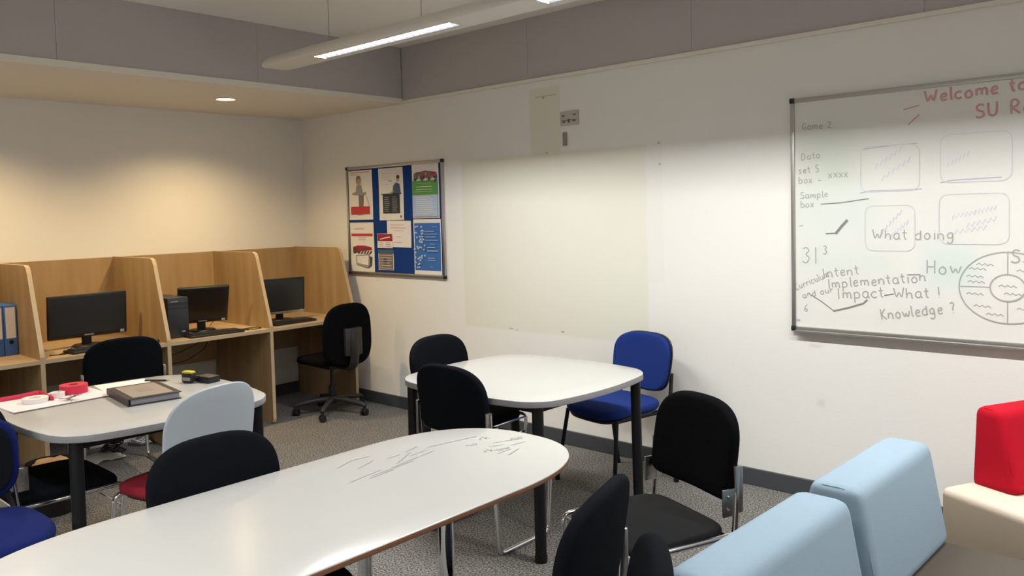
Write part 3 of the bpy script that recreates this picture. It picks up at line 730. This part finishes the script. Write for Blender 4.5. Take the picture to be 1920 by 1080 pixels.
def rr(x0, z0, x1, z1, r=.04):
    P_ = [(cx+r*math.cos(math.radians(a)), cz+r*math.sin(math.radians(a))) for cx, cz, a0 in ((x1-r, z1-r, 0), (x0+r, z1-r, 90), (x0+r, z0+r, 180), (x1-r, z0+r, 270)) for a in range(a0, a0+91, 18)]; return P_+P_[:1]
for q in ((4.83, 1.60, 5.10, 1.82), (4.85, 1.31, 5.08, 1.53), (5.19, 1.63, 5.48, 1.85), (5.185, 1.345, 5.47, 1.575), (5.53, 1.63, 5.80, 1.85), (5.53, 1.345, 5.80, 1.575)): mark(w_lilac, rr(*q), .004, pw)
for a in ((4.90, 1.72, 5.02, 1.80), (4.93, 1.66, 5.06, 1.75), (4.93, 1.40, 5.02, 1.50), (4.97, 1.38, 5.05, 1.45), (5.22, 1.71, 5.31, 1.76), (5.24, 1.47, 5.34, 1.49), (5.30, 1.43, 5.42, 1.46), (5.25, 1.40, 5.38, 1.42), (5.33, 1.49, 5.42, 1.51)):
    mark(w_blue, squig(*a, .010, 11), .005, pw)
mark(w_purple, [(4.825, 1.595), (4.88, 1.605), (5.0, 1.603), (5.11, 1.605)], .0045, pw); mark(w_purple, [(5.19, 1.63), (5.24, 1.64), (5.44, 1.645)], .0045, pw)
mark(w_purple, [(4.84, 1.81), (5.0, 1.82), (5.09, 1.822)], .004, pw)
scribe(w_purple, 'oo', 4.50, .935, .014, pw, .005, 0)
bm = NB(); cx, cz = 5.465, 1.15
def circ(r, w, sx=1.0, n=48): ribbon(bm, [(cx+sx*r*math.cos(2*PI*k/n), cz+r*math.sin(2*PI*k/n)) for k in range(n+1)], w, pw)
circ(.16, .0055, 1.22); circ(.06, .006, 1.15)
for a in (0, 90, 180, 270):
    c, s = math.cos(math.radians(a)), math.sin(math.radians(a)); ribbon(bm, [(cx+c*.07, cz+s*.06), (cx+c*.19, cz+s*.16)], .005, pw)
for k, (x, z) in enumerate([(5.31, 1.235), (5.30, 1.20), (5.305, 1.175), (5.30, 1.12), (5.33, 1.065), (5.38, 1.03), (5.50, 1.23), (5.53, 1.20), (5.53, 1.10), (5.50, 1.06), (5.43, 1.16), (5.45, 1.125), (5.34, 1.255)]):
    ribbon(bm, squig(x, z, x+.07, z-.004, .004, 6), .0045, pw)
obj('wheel_diagram', bm, w_black, t, smooth=False)

# ------------------------------------------------------------------ notice board
nx0, nx1, nz0, nz1 = .64, 1.82, 1.06, 1.95
t = thing('noticeboard', 'blue felt noticeboard with aluminium frame hanging near the corner', 'noticeboard', (nx0, 0, nz0))
bm = NB(); box(bm, (.01, -.012, .01), (nx1-nx0-.01, -.002, nz1-nz0-.01)); obj('felt_panel', bm, m_felt, t, smooth=False)
bm = NB(); w_, h_ = nx1-nx0, nz1-nz0
for lo, hi in (((0, -.020, h_-.024), (w_, -.001, h_)), ((0, -.020, 0), (w_, -.001, .024)), ((0, -.020, .024), (.022, -.001, h_-.024)), ((w_-.022, -.020, .024), (w_, -.001, h_-.024))): box(bm, lo, hi, bev=.004)
obj('frame', bm, m_alu, t)
for x in (0, w_):
    for z in (0, h_):
        bm = NB(); box(bm, (x-.003 if x == 0 else x-.022, -.023, z-.003 if z == 0 else z-.022), (x+.022 if x == 0 else x+.003, -.001, z+.022 if z == 0 else z+.003), bev=.004)
        obj('corner_cap', bm, m_plast, t)
# papers. u,v in 0..1 of the sheet
PM = [m_paper, k_black, k_red, k_grey, k_green, k_blue, k_lblue, k_brown, k_skin, k_dark, k_navy, k_dred, k_lgrey, k_mbl]
PMI = {m.name: i for i, m in enumerate(PM)}
def mi(m): return PM.index(m)
def sheet(nm, label, x0, z0, x1, z1, marks, cat='poster', tilt=0, depth=.0135, group='papers pinned to the noticeboard'):
    bm = NB(); cx, cz = (x0+x1)/2, (z0+z1)/2; w, h = x1-x0, z1-z0
    N = 6
    def P_(u, v, d):        # slight paper curl
        return ((u-.5)*w, -d-.0025*math.sin(PI*v)*0-.003*abs(2*u-1)**2*(.3+.7*abs(2*v-1)), (v-.5)*h)
    for back in (0, 1):
        g = [[bm.verts.new(P_(i/N, j/N, .0006*(1-back))) for i in range(N+1)] for j in range(N+1)]
        for j in range(N):
            for i in range(N): bm.faces.new((g[j][i], g[j][i+1], g[j+1][i+1], g[j+1][i]))
        if back == 0: front = g
        else:
            per = lambda g: [g[0][i] for i in range(N)]+[g[j][N] for j in range(N)]+[g[N][N-i] for i in range(N)]+[g[N-j][0] for j in range(N)]
            a, b_ = per(front), per(g)
            for k in range(len(a)): bm.faces.new((a[k], a[(k+1) % len(a)], b_[(k+1) % len(a)], b_[k]))
    for i, mk in enumerate(marks):
        kind, m = mk[0], mi(mk[1]); d = .0012+.00025*i
        if kind == 'r':
            u0, v0, u1, v1 = mk[2]; NX = 4
            for a in range(NX):
                ua, ub = u0+(u1-u0)*a/NX, u0+(u1-u0)*(a+1)/NX
                for b2 in range(NX):
                    va, vb = v0+(v1-v0)*b2/NX, v0+(v1-v0)*(b2+1)/NX
                    f = bm.faces.new([bm.verts.new(P_(*q, d)) for q in ((ua, va), (ub, va), (ub, vb), (ua, vb))]); f.material_index = m
        elif kind == 'p':
            f = bm.faces.new([bm.verts.new(P_(*q, d+.0004)) for q in mk[2]]); f.material_index = m
        elif kind == 't':
            txt, u, v, s, wdt = mk[2]
            write(bm, txt, u*w, v*h, s, lambda x, y, hh, d=d: P_(x/w, y/h, d+.0004), wdt, 0, m)
        elif kind == 'l':      # rows of fine text
            u0, v0, u1, v1, n_ = mk[2]
            for q in range(n_):
                v = v1+(v0-v1)*q/max(1, n_-1); uu = u1-(u1-u0)*random.uniform(0, .3)
                hh = (v1-v0)/max(1, n_)*.32
                f = bm.faces.new([bm.verts.new(P_(*p, d+.0004)) for p in ((u0, v-hh/2), (uu, v-hh/2), (uu, v+hh/2), (u0, v+hh/2))]); f.material_index = m
    o = obj(nm, bm, PM, smooth=False); o.location = (cx, -depth, cz); o.rotation_euler = (0, math.radians(tilt), 0)
    return tag(o, label, cat, group)
ell = lambda cx, cy, a, b_, n=16: [(cx+a*math.cos(2*PI*k/n), cy+b_*math.sin(2*PI*k/n)) for k in range(n)]
sheet('poster', 'white poster of a man above a red banner, top left of the noticeboard', .672, 1.512, .985, 1.918, [
    ('r', k_red, (.08, .955, .9, .965)), ('l', k_red, (.1, .90, .4, .92, 1)), ('r', k_lgrey, (.33, .62, .55, .84)), ('p', k_brown, ell(.42, .80, .10, .085)), ('p', k_skin, ell(.43, .77, .075, .07)), ('p', k_brown, ell(.43, .86, .09, .035)),
    ('p', k_grey, [(.34, .70), (.54, .70), (.60, .55), (.74, .56), (.72, .50), (.30, .50), (.14, .52), (.16, .55), (.30, .57)]), ('p', k_brown, [(.42, .50), (.63, .50), (.60, .27), (.42, .27)]), ('p', k_lgrey, [(.70, .50), (.74, .50), (.90, .28), (.84, .28)]),
    ('r', k_red, (.08, .11, .88, .27)), ('l', k_brown, (.35, .08, .6, .10, 1))])
sheet('poster', 'white poster, seated person above a dark text panel, top middle of the noticeboard', 1.068, 1.505, 1.368, 1.918, [
    ('l', k_lgrey, (.15, .88, .75, .90, 1)), ('l', k_lgrey, (.15, .78, .5, .83, 2)), ('r', k_lblue, (.42, .735, .55, .765)), ('l', k_grey, (.25, .68, .4, .69, 1)),
    ('p', k_navy, [(.55, .50), (.60, .66), (.72, .72), (.86, .68), (.90, .50)]), ('p', k_skin, ell(.79, .78, .06, .055)), ('p', k_dark, ell(.80, .82, .065, .035)), ('p', k_skin, [(.45, .52), (.62, .58), (.62, .54), (.48, .50)]),
    ('r', k_dark, (.10, .49, .92, .51)), ('r', k_dark, (.16, .13, .85, .50)), ('l', k_grey, (.22, .17, .46, .44, 8)), ('l', k_grey, (.54, .17, .78, .44, 8)), ('l', k_red, (.1, .04, .25, .05, 1)), ('r', k_brown, (.86, .04, .92, .09))])
cl = []
for k in range(7): cl.append(('p', k_black if k % 2 == 0 else m_paper, [(.06+.13*k, .64), (.13+.13*k, .64), (.20+.13*k, .72), (.13+.13*k, .72)]))
crowd = [('p', random.choice([k_brown, k_black, k_red, k_navy, k_skin, k_grey]), ell(.10+.8*random.random(), .74+.08*random.random(), .05, .03, 8)) for _ in range(26)]
sheet('poster', 'poster with green band and pale blue lower half, top right of the noticeboard', 1.475, 1.515, 1.775, 1.935, [('l', k_grey, (.65, .93, .9, .95, 1)), ('p', k_brown, [(.05, .70), (.08, .82), (.5, .86), (.92, .82), (.96, .72)])]+crowd+cl+[
    ('r', k_green, (.02, .42, .98, .68)), ('l', m_paper, (.25, .62, .75, .63, 1)), ('l', m_paper, (.18, .52, .82, .57, 2)), ('l', m_paper, (.1, .47, .85, .48, 1)), ('r', k_lblue, (.03, .03, .97, .42)), ('l', m_paper, (.15, .08, .85, .38, 9))])
sheet('poster', 'white poster with a red band and clapperboard drawing, bottom left of the noticeboard', .672, 1.085, .985, 1.49, [
    ('l', k_black, (.2, .84, .68, .87, 1)), ('r', k_red, (.05, .72, .95, .775)), ('l', k_red, (.35, .65, .7, .69, 2)), ('l', k_grey, (.5, .60, .6, .61, 1)),
    ('p', k_dred, [(.10, .50), (.30, .53), (.60, .53), (.88, .50), (.92, .44), (.1, .40)]), ('p', k_black, [(.10, .48), (.35, .48), (.40, .40), (.12, .36)]), ('p', k_navy, ell(.6, .47, .12, .03)),
    *[('p', k_black, [(.30+.12*k, .36), (.36+.12*k, .36), (.44+.12*k, .42), (.38+.12*k, .42)]) for k in range(5)],
    ('p', k_grey, [(.22, .33), (.80, .36), (.84, .10), (.70, .07), (.24, .14)]), ('p', m_paper, [(.26, .31), (.76, .33), (.74, .13), (.28, .17)]), ('l', k_lgrey, (.30, .19, .68, .29, 4)), ('p', k_black, [(.80, .32), (.92, .30), (.88, .12), (.70, .07), (.82, .14)])])
sheet('notice', 'white landscape notice with red lines of text in the middle of the noticeboard', 1.155, 1.290, 1.445, 1.500, [
    ('l', k_red, (.15, .80, .9, .84, 1)), ('l', k_red, (.15, .70, .88, .73, 1)), ('l', k_dred, (.3, .60, .75, .62, 1)), ('l', k_dred, (.38, .38, .62, .40, 1)), ('l', k_dred, (.3, .15, .75, .18, 1))], 'notice', 1)
sheet('flyer', 'small dark red and white card overlapping the landscape notice', 1.032, 1.282, 1.222, 1.398, [
    ('r', k_dred, (.02, .48, .98, .98)), ('p', m_paper, [(.15, .62), (.5, .74), (.85, .80), (.85, .73), (.5, .66), (.2, .58)]), ('l', k_grey, (.1, .12, .45, .36, 3)), ('l', k_brown, (.55, .12, .92, .36, 3))], 'flyer', 0, .0165)
sheet('flyer', 'small brown and blue-grey photo card at the foot of the noticeboard', 1.035, 1.105, 1.225, 1.270, [
    ('r', k_navy, (0, .80, 1, 1)), ('r', k_brown, (.04, .02, .96, .80)), ('l', k_lgrey, (.12, .10, .9, .72, 6)), ('p', k_black, ell(.45, .45, .14, .18))], 'flyer')
sheet('poster', 'blue printed poster with white text, bottom right of the noticeboard', 1.475, 1.085, 1.785, 1.508, [
    ('r', k_mbl, (.03, .07, .97, .93)), *[('p', k_lblue, ell(.05+.35*random.random(), .10+.78*random.random(), .03+.02*random.random(), .018, 7)) for _ in range(40)],
    ('l', k_lblue, (.70, .84, .92, .86, 1)), ('l', k_lblue, (.40, .73, .92, .78, 2)), ('l', k_lblue, (.45, .62, .92, .68, 2)), ('l', m_paper, (.62, .54, .85, .55, 1)), ('l', m_paper, (.52, .43, .92, .49, 2)), ('l', m_paper, (.55, .26, .85, .30, 2)), ('l', m_paper, (.62, .13, .75, .14, 1))])

# ------------------------------------------------------------------ wall socket and trunking stub
t = thing('wall_socket', 'grey double data and power outlet plate high on the wall', 'socket', (3.01, 0, 2.138))
m_sock = mat('aged_plastic', (.50, .47, .40), .5); m_sockd = mat('aged_plastic_dark', (.12, .11, .10), .5)
bm = NB(); box(bm, (-.073, -.012, -.045), (.073, 0, .045), bev=.003); obj('face_plate', bm, m_sock, t)
bm = NB()
for x, z in ((-.045, .018), (.045, .020), (0, -.010), (-.04, -.022), (.04, -.018)): box(bm, (x-.012, -.0135, z-.004), (x+.012, -.0115, z+.004))
box(bm, (-.062, -.0135, -.014), (.062, -.0115, -.011)); cyl(bm, (0, 0, 0), .008, .003, 12, 0, None, Matrix.Translation((0, -.0115, -.022)) @ Matrix.Rotation(PI/2, 4, 'X'))
obj('outlet', bm, m_sockd, t)
bm = NB(); box(bm, (2.955, -.012, 1.965), (2.985, 0, 2.05), bev=.002); tag(obj('trunking', bm, mat('grey_trunking', (.26, .24, .25), .5)), 'short upright grey stub of cable trunking under the wall outlet', 'trunking')

# ------------------------------------------------------------------ computers
def monitor(label, loc, rot, w, h, tilt, scr, stand=.10, grp='computer monitors in the carrels', silver=False):
    """local: +y faces the viewer side; origin on the desk"""
    t = thing('computer_monitor', label, 'monitor', loc, rot, grp)
    T = Matrix.Translation((0, 0, stand)) @ Matrix.Rotation(math.radians(tilt), 4, 'X')
    bm = NB(); box(bm, (-w/2, -.030, 0), (w/2, .004, h), bev=.004, mtx=T); box(bm, (-w*.32, -.055, h*.2), (w*.32, -.029, h*.8), bev=.01, mtx=T); c = obj('casing', bm, m_plast, t)
    b0 = .014
    bm = NB(); box(bm, (-w/2+b0, .0035, b0*1.8), (w/2-b0, .0052, h-b0), mtx=T); obj('screen', bm, scr, c, smooth=False)
    if silver:
        bm = NB(); box(bm, (-w/2+.002, .003, 0.001), (w/2-.002, .0056, b0*1.5), mtx=T); obj('lower_bezel', bm, m_alu, c, smooth=False)
    bm = NB(); box(bm, (-w/2+.02, .004, .006), (-w/2+.045, .0062, .024), mtx=T); obj('sticker', bm, flat('sticker', (.35, .45, .55)), c, smooth=False)
    bm = NB(); box(bm, (-.03, .004, .010), (.03, .0058, .018), mtx=T); obj('badge', bm, k_grey, c, smooth=False)
    bm = NB(); box(bm, (-.03, -.055, .008), (.03, -.030, stand+.06), bev=.006); tube(bm, [(0, -.02, .0), (0, -.02, .012)], .10, 28, flat=1.0, r1=.09)
    obj('stand', bm, m_plast, t)
    return t
dz = .72
monitor('wide black monitor in the carrel with the keyboard half hidden by a chair', (.50, -2.06, dz), hd(.98, .02), .50, .285, -4, m_screen, .065)
monitor('small tilted brownish-black monitor beside the computer tower', (.50, -1.26, dz), hd(.97, -.25), .36, .285, -21, m_screen2, .065)
monitor('squarish black monitor with pale lower rim in the corner carrel', (.50, -.59, dz), hd(.98, -.1), .40, .285, -4, m_screen, .055, silver=True)
def tower(label, loc, rot, w, d, h):
    t = thing('computer_tower', label, 'computer', loc, rot, 'desktop computer towers')
    bm = NB(); box(bm, (-w/2, -d, 0), (w/2, 0, h), bev=.006); obj('case', bm, mat('tower_case', (.022, .026, .032), .4), t)
    bm = NB(); box(bm, (-w/2+.006, -.001, h-.05), (w/2-.006, .004, h-.035)); box(bm, (-w/2+.006, -.001, h-.08), (w/2-.006, .003, h-.065)); obj('drive_bay', bm, m_plast_g, t, smooth=False)
    bm = NB(); box(bm, (-w/2+.03, .0, .04), (-w/2+.055, .003, .05)); box(bm, (.0, .0, h-.030), (w/2-.02, .003, h-.024)); obj('badge', bm, m_alu, t, smooth=False)
    return t
tower('black computer tower standing beside the tilted monitor', (.70, -1.535, dz), hd(1, 0), .15, .36, .285)
tower('black computer tower behind the left end of the wide monitor', (.40, -2.385, dz), hd(1, 0), .09, .30, .25)
def keyboard(label, loc, rot, w=.42):
    t = thing('keyboard', label, 'keyboard', loc, rot, 'computer keyboards')
    bm = NB(); box(bm, (-w/2, -.07, 0), (w/2, .07, .018), bev=.006); obj('base', bm, m_plast, t)
    bm = NB()
    for r_i in range(5):
        for c in range(16):
            x = -w/2+.02+c*(w-.04)/16; y = -.055+r_i*.022
            box(bm, (x, y, .018), (x+(w-.04)/16-.003, y+.018, .024))
    obj('keys', bm, m_plast_g, t, smooth=False)
    return t
keyboard('black keyboard in front of the tilted monitor', (.755, -1.305, dz), hd(1, -.05), .40)
keyboard('black keyboard in the corner carrel', (.70, -.63, dz), hd(1, 0.05), .38)
keyboard('dark keyboard in front of the wide monitor, mostly behind a chair', (.72, -2.08, dz), hd(1, .1), .40)
def mouse(label, loc, rot):
    t = thing('computer_mouse', label, 'mouse', loc, rot, 'computer mice')
    bm = NB(); pillow(bm, sellipse(.031, .055, 2.3), .034, .016); obj('shell', bm, m_plast, t)
    bm = NB(); box(bm, (-.004, .015, .032), (.004, .035, .037), bev=.002); obj('wheel', bm, m_alu, t)
mouse('black mouse at the desk edge right of the wide monitor', (.79, -1.765, dz), hd(1, .3))
mouse('small black mouse beneath the corner monitor', (.62, -.80, dz), hd(1, 0))
def cable(label, pts, r=.0035, m=m_plast, rr_=.05):
    bm = NB(); tube(bm, rpath(pts, rr_, 7), r, 8); return tag(obj('cable', bm, m), label, 'cable', 'loose computer cables')
cable('black cable hanging in a curve under the desk of the tilted monitor', [(.42, -1.16, .69), (.45, -1.22, .58), (.42, -1.36, .50), (.40, -1.55, .49), (.35, -1.655, .50)])
cable('thin black cable sagging above the thicker one under the same desk', [(.35, -1.12, .69), (.38, -1.25, .61), (.36, -1.42, .55), (.32, -1.655, .53)], .0028)
lp = [(.74+.05*math.cos(a), -1.0+.075*math.sin(a), dz+.004) for a in [2*PI*k/20 for k in range(19)]]
cable('looped black cable lying on the desk near the divider', [(.62, -1.10, dz+.004)]+lp, .003, rr_=.01)
cable('black cable curling up the carrel side behind the tilted monitor', [(.30, -1.10, dz+.004), (.26, -1.02, dz+.06), (.30, -.985, dz+.18), (.34, -1.04, dz+.27), (.38, -1.12, dz+.26)], .0025)
cable('tangled black cable on the desk left of the wide monitor', [(.72, -2.38, dz+.004), (.76, -2.30, dz+.004), (.70, -2.26, dz+.004), (.74, -2.34, dz+.004), (.66, -2.24, dz+.004), (.60, -2.2, dz+.03)], .003, rr_=.03)
# lever arch files
def binder(label, x, y):
    t = thing('lever_arch_file', label, 'binder', (x, y, dz), 0, 'blue lever arch files')
    bm = NB(); box(bm, (-.27, -.036, 0), (0, .036, .318), bev=.003); obj('cover', bm, mat('binder_blue', (.045, .14, .42), .5), t)
    bm = NB(); box(bm, (0, -.027, .11), (.0012, .027, .305)); obj('spine_label', bm, flat('label_white', (.68, .62, .60)), t, smooth=False)
    bm = NB(); tube(bm, [(0, 0, .085), (.002, 0, .085)], .013, 16); obj('finger_ring', bm, m_blackmetal, t)
binder('blue lever arch file standing beside the carrel divider', .48, -2.515)
binder('blue lever arch file left of the one by the divider, cut by the picture edge', .48, -2.59)

# ------------------------------------------------------------------ things on the left table
TZ = .7204
def sheets(label, x, y, w, h, rot, m, z=0, th=.004, edge=None, nm='paper_stack'):
    t = thing(nm, label, 'paper', (x, y, TZ+z), rot)
    bm = NB(); box(bm, (-w/2, -h/2, .0), (w/2, h/2, th)); obj('sheets', bm, m, t, smooth=False)
    if edge:
        bm = NB(); box(bm, (w/2, -h/2, 0), (w/2+.004, h/2, th*.8)); obj('bound_edge', bm, edge, t, smooth=False)
    return t
m_pink = mat('pinkish_paper', (.78, .69, .70), .7)
sheets('wide pinkish-white sheets with a brown edge under the tape rolls', 2.12, -2.83, .30, .43, math.radians(2), m_pink, 0, .006, k_brown)
sheets('white sheet of paper lying right of the tape rolls', 2.06, -2.475, .21, .24, math.radians(-8), m_paper, 0, .0015)
t = thing('ring_binder', 'black A4 folder with a taupe printed cover lying flat on the left table', 'folder', (2.415, -2.535, TZ), math.radians(-7))
m_fold = mat('folder_board', (.025, .021, .023), .5)
bm = NB(); box(bm, (-.17, -.115, .0), (.17, .115, .004), bev=.001); box(bm, (-.17, -.115, .030), (.17, .115, .034), bev=.001); box(bm, (-.17, -.119, 0), (.17, -.114, .034), bev=.001); obj('cover', bm, m_fold, t, smooth=False)
bm = NB(); box(bm, (-.155, -.105, .005), (.160, .108, .028)); obj('pages', bm, mat('page_edges', (.26, .26, .29), .8, var=.3, scale=6, stretch=(1, 1, 60)), t, smooth=False)
bm = NB(); box(bm, (-.145, -.090, .0341), (.150, .088, .0347)); box(bm, (-.05, -.03, .0348), (.04, .03, .0352), 1); obj('cover_print', bm, [mat('taupe_print', (.28, .23, .19), .5, var=.1, scale=10), mat('taupe_print_dark', (.26, .20, .17), .5)], t, smooth=False)
def roll(label, x, y, ro, ri, h, m, z=0, tilt=0, nm='tape_roll', grp='rolls of tape on the left table'):
    bm = NB(); n = 32
    prof = [(ri, 0), (ro, 0), (ro, h), (ri, h)]
    rs = [[bm.verts.new((r*math.cos(2*PI*k/n), r*math.sin(2*PI*k/n), z_)) for k in range(n)] for r, z_ in prof]
    for a, b_ in zip(rs, rs[1:]+rs[:1]):
        for k in range(n): bm.faces.new((a[k], a[(k+1) % n], b_[(k+1) % n], b_[k]))
    o = obj(nm, bm, m); o.location = (x, y, TZ+z); o.rotation_euler = (math.radians(tilt), 0, 0)
    return tag(o, label, 'tape', grp)
m_rtape = mat('red_tape', (.55, .018, .055), .5, var=.1, scale=30); m_wtape = mat('white_tape', (.74, .70, .66), .5)
roll('big red roll of tape at the right end of the paper pile', 2.055, -2.715, .062, .020, .040, m_rtape, .0065)
roll('flat white roll of tape at the left of the pile', 2.12, -2.905, .055, .025, .020, m_wtape, .0065)
roll('small white roll of tape between the red band and red roll', 2.09, -2.80, .032, .014, .022, m_wtape, .0065)
bm = NB(); pp = rpath([(1.98, -3.03, TZ+.012), (1.985, -2.92, TZ+.014), (1.99, -2.84, TZ+.02), (2.06, -2.845, TZ+.018), (2.16, -2.845, TZ+.012)], .03, 6)
tube(bm, pp, .014, 8, flat=.5); tag(obj('ribbon', bm, m_rtape), 'loose red ribbon trailing left across the paper pile', 'ribbon')
t = thing('key_bunch', 'bunch of silver keys on the papers in front of the red roll', 'keys', (2.205, -2.77, TZ+.0065))
m_key = mat('key_steel', (.42, .44, .43), .3, .9, var=.1)
for k in range(6):
    a = -1.9+.42*k; bm = NB(); c, s = math.cos(a), math.sin(a)
    q = Matrix.Translation((0, 0, .003*k)) @ Matrix.Rotation(a, 4, 'Z') @ Matrix.Rotation(math.radians(-6), 4, 'Y')
    cyl(bm, (.022, 0, .001), .011, .002, 14, 0, None, q); box(bm, (.03, -.0035, .001), (.062, .0035, .003), mtx=q); obj('key', bm, m_key, t)
bm = NB(); rg = [(.013*math.cos(2*PI*k/18), .013*math.sin(2*PI*k/18), .016) for k in range(19)]; tube(bm, rg, .0012, 6); obj('key_ring', bm, m_key, t)
t = thing('pen', 'black pen lying near the far edge of the left table', 'pen', (2.10, -2.33, TZ), math.radians(-52))
bm = NB(); tube(bm, [(0, -.065, .005), (0, .05, .005)], .0048, 10); obj('barrel', bm, m_plast, t)
bm = NB(); tube(bm, [(0, .05, .005), (0, .07, .005)], .0045, 10, r1=.001); obj('nib', bm, m_alu, t)
t = thing('tape_measure', 'yellow and black tape measure beside a black box on the left table', 'tape measure', (2.275, -2.245, TZ), math.radians(20))
bm = NB(); box(bm, (-.035, -.02, 0), (.035, .02, .052), bev=.010); obj('case', bm, m_plast, t)
bm = NB(); box(bm, (-.033, -.0165, .045), (.030, .0165, .060), bev=.006); box(bm, (-.025, -.021, .012), (.025, .021, .030), 1, bev=.002); obj('yellow_grip', bm, [mat('hi_vis_yellow', (.55, .50, .03), .5), k_grey], t)
bm = NB(); box(bm, (.035, -.010, .004), (.048, .010, .007)); obj('hook', bm, m_alu, t, smooth=False)
t = thing('small_case', 'low black case next to the tape measure', 'box', (2.335, -2.175, TZ), math.radians(10))
bm = NB(); box(bm, (-.05, -.035, 0), (.05, .035, .024), bev=.004); obj('case_body', bm, m_plast, t)
bm = NB(); box(bm, (-.049, -.034, .0245), (.049, .034, .033), bev=.004); obj('lid', bm, m_plast_g, t)

# ------------------------------------------------------------------ under the carrels
t = thing('waste_bin', 'black bin under the left table with crumpled brown paper on top', 'bin', (1.52, -2.66, 0))
bm = NB(); n = 28
for r0_, r1_ in ((.10, .125),):
    A = [[bm.verts.new((r*math.cos(2*PI*k/n), r*math.sin(2*PI*k/n), z)) for k in range(n)] for r, z in ((.001, .002), (.10, .002), (.125, .27), (.128, .275), (.122, .275), (.098, .01), (.001, .01))]
    for a, b_ in zip(A, A[1:]):
        for k in range(n): bm.faces.new((a[k], a[(k+1) % n], b_[(k+1) % n], b_[k]))
obj('bin_body', bm, m_plast, t)
bm = NB(); bmesh.ops.create_icosphere(bm, subdivisions=3, radius=.10)
for v in bm.verts: v.co = Vector((v.co.x, v.co.y, .235+v.co.z*.6+random.uniform(-.012, .012)))
obj('crumpled_paper', bm, mat('brown_paper', (.36, .22, .11), .8, var=.2, scale=20), t)
bm = NB(); bm.free()
t = thing('extension_lead', 'white extension lead with plugs on the floor under the wide-monitor carrel', 'extension lead', (.42, -1.87, 0), math.radians(80))
m_wp = mat('white_plastic', (.62, .61, .58), .4)
bm = NB(); box(bm, (-.19, -.03, 0), (.19, .03, .035), bev=.006); obj('socket_strip', bm, m_wp, t)
for k in range(4):
    bm = NB(); x = -.14+.09*k; box(bm, (x-.024, -.024, .035), (x+.024, .024, .065), bev=.007)
    tube(bm, rpath([(x, .02, .055), (x+.02, .09, .05), (x-.05, .16, .01), (x+.06, .20, .008)], .03), .004, 8); obj('plug', bm, m_wp if k % 2 else m_plast, t)
for i, (lab, m, cx, cy, rr2) in enumerate([('coil of white cable on the floor beside the extension lead', m_wp, .56, -1.78, .09), ('coil of black cable heaped by the divider under the desk', m_plast, .60, -1.98, .10)]):
    bm = NB(); pts = []
    for k in range(70):
        a = k*.42; r = rr2*(.7+.3*math.sin(k*.9)); pts.append((cx+r*math.cos(a), cy+r*.8*math.sin(a), .012+.0012*k*.5+.006*math.sin(k*1.7)))
    tube(bm, pts, .0048, 8); tag(obj('cable_coil', bm, m), lab, 'cable', 'coiled cables under the carrels')
bm = NB(); N = 10
g = [[bm.verts.new((.60+.22*i/N+.02*math.sin(j), -2.22+.24*j/N, .006+.008*abs(math.sin(i*1.1+j*.8)))) for i in range(N+1)] for j in range(N+1)]
for j in range(N):
    for i in range(N): bm.faces.new((g[j][i], g[j][i+1], g[j+1][i+1], g[j+1][i]))
g2 = bmesh.ops.solidify(bm, geom=bm.faces[:], thickness=.002)
tag(obj('paper_sheet', bm, m_paper), 'crumpled white sheet on the floor beside the tangle of cables', 'paper')
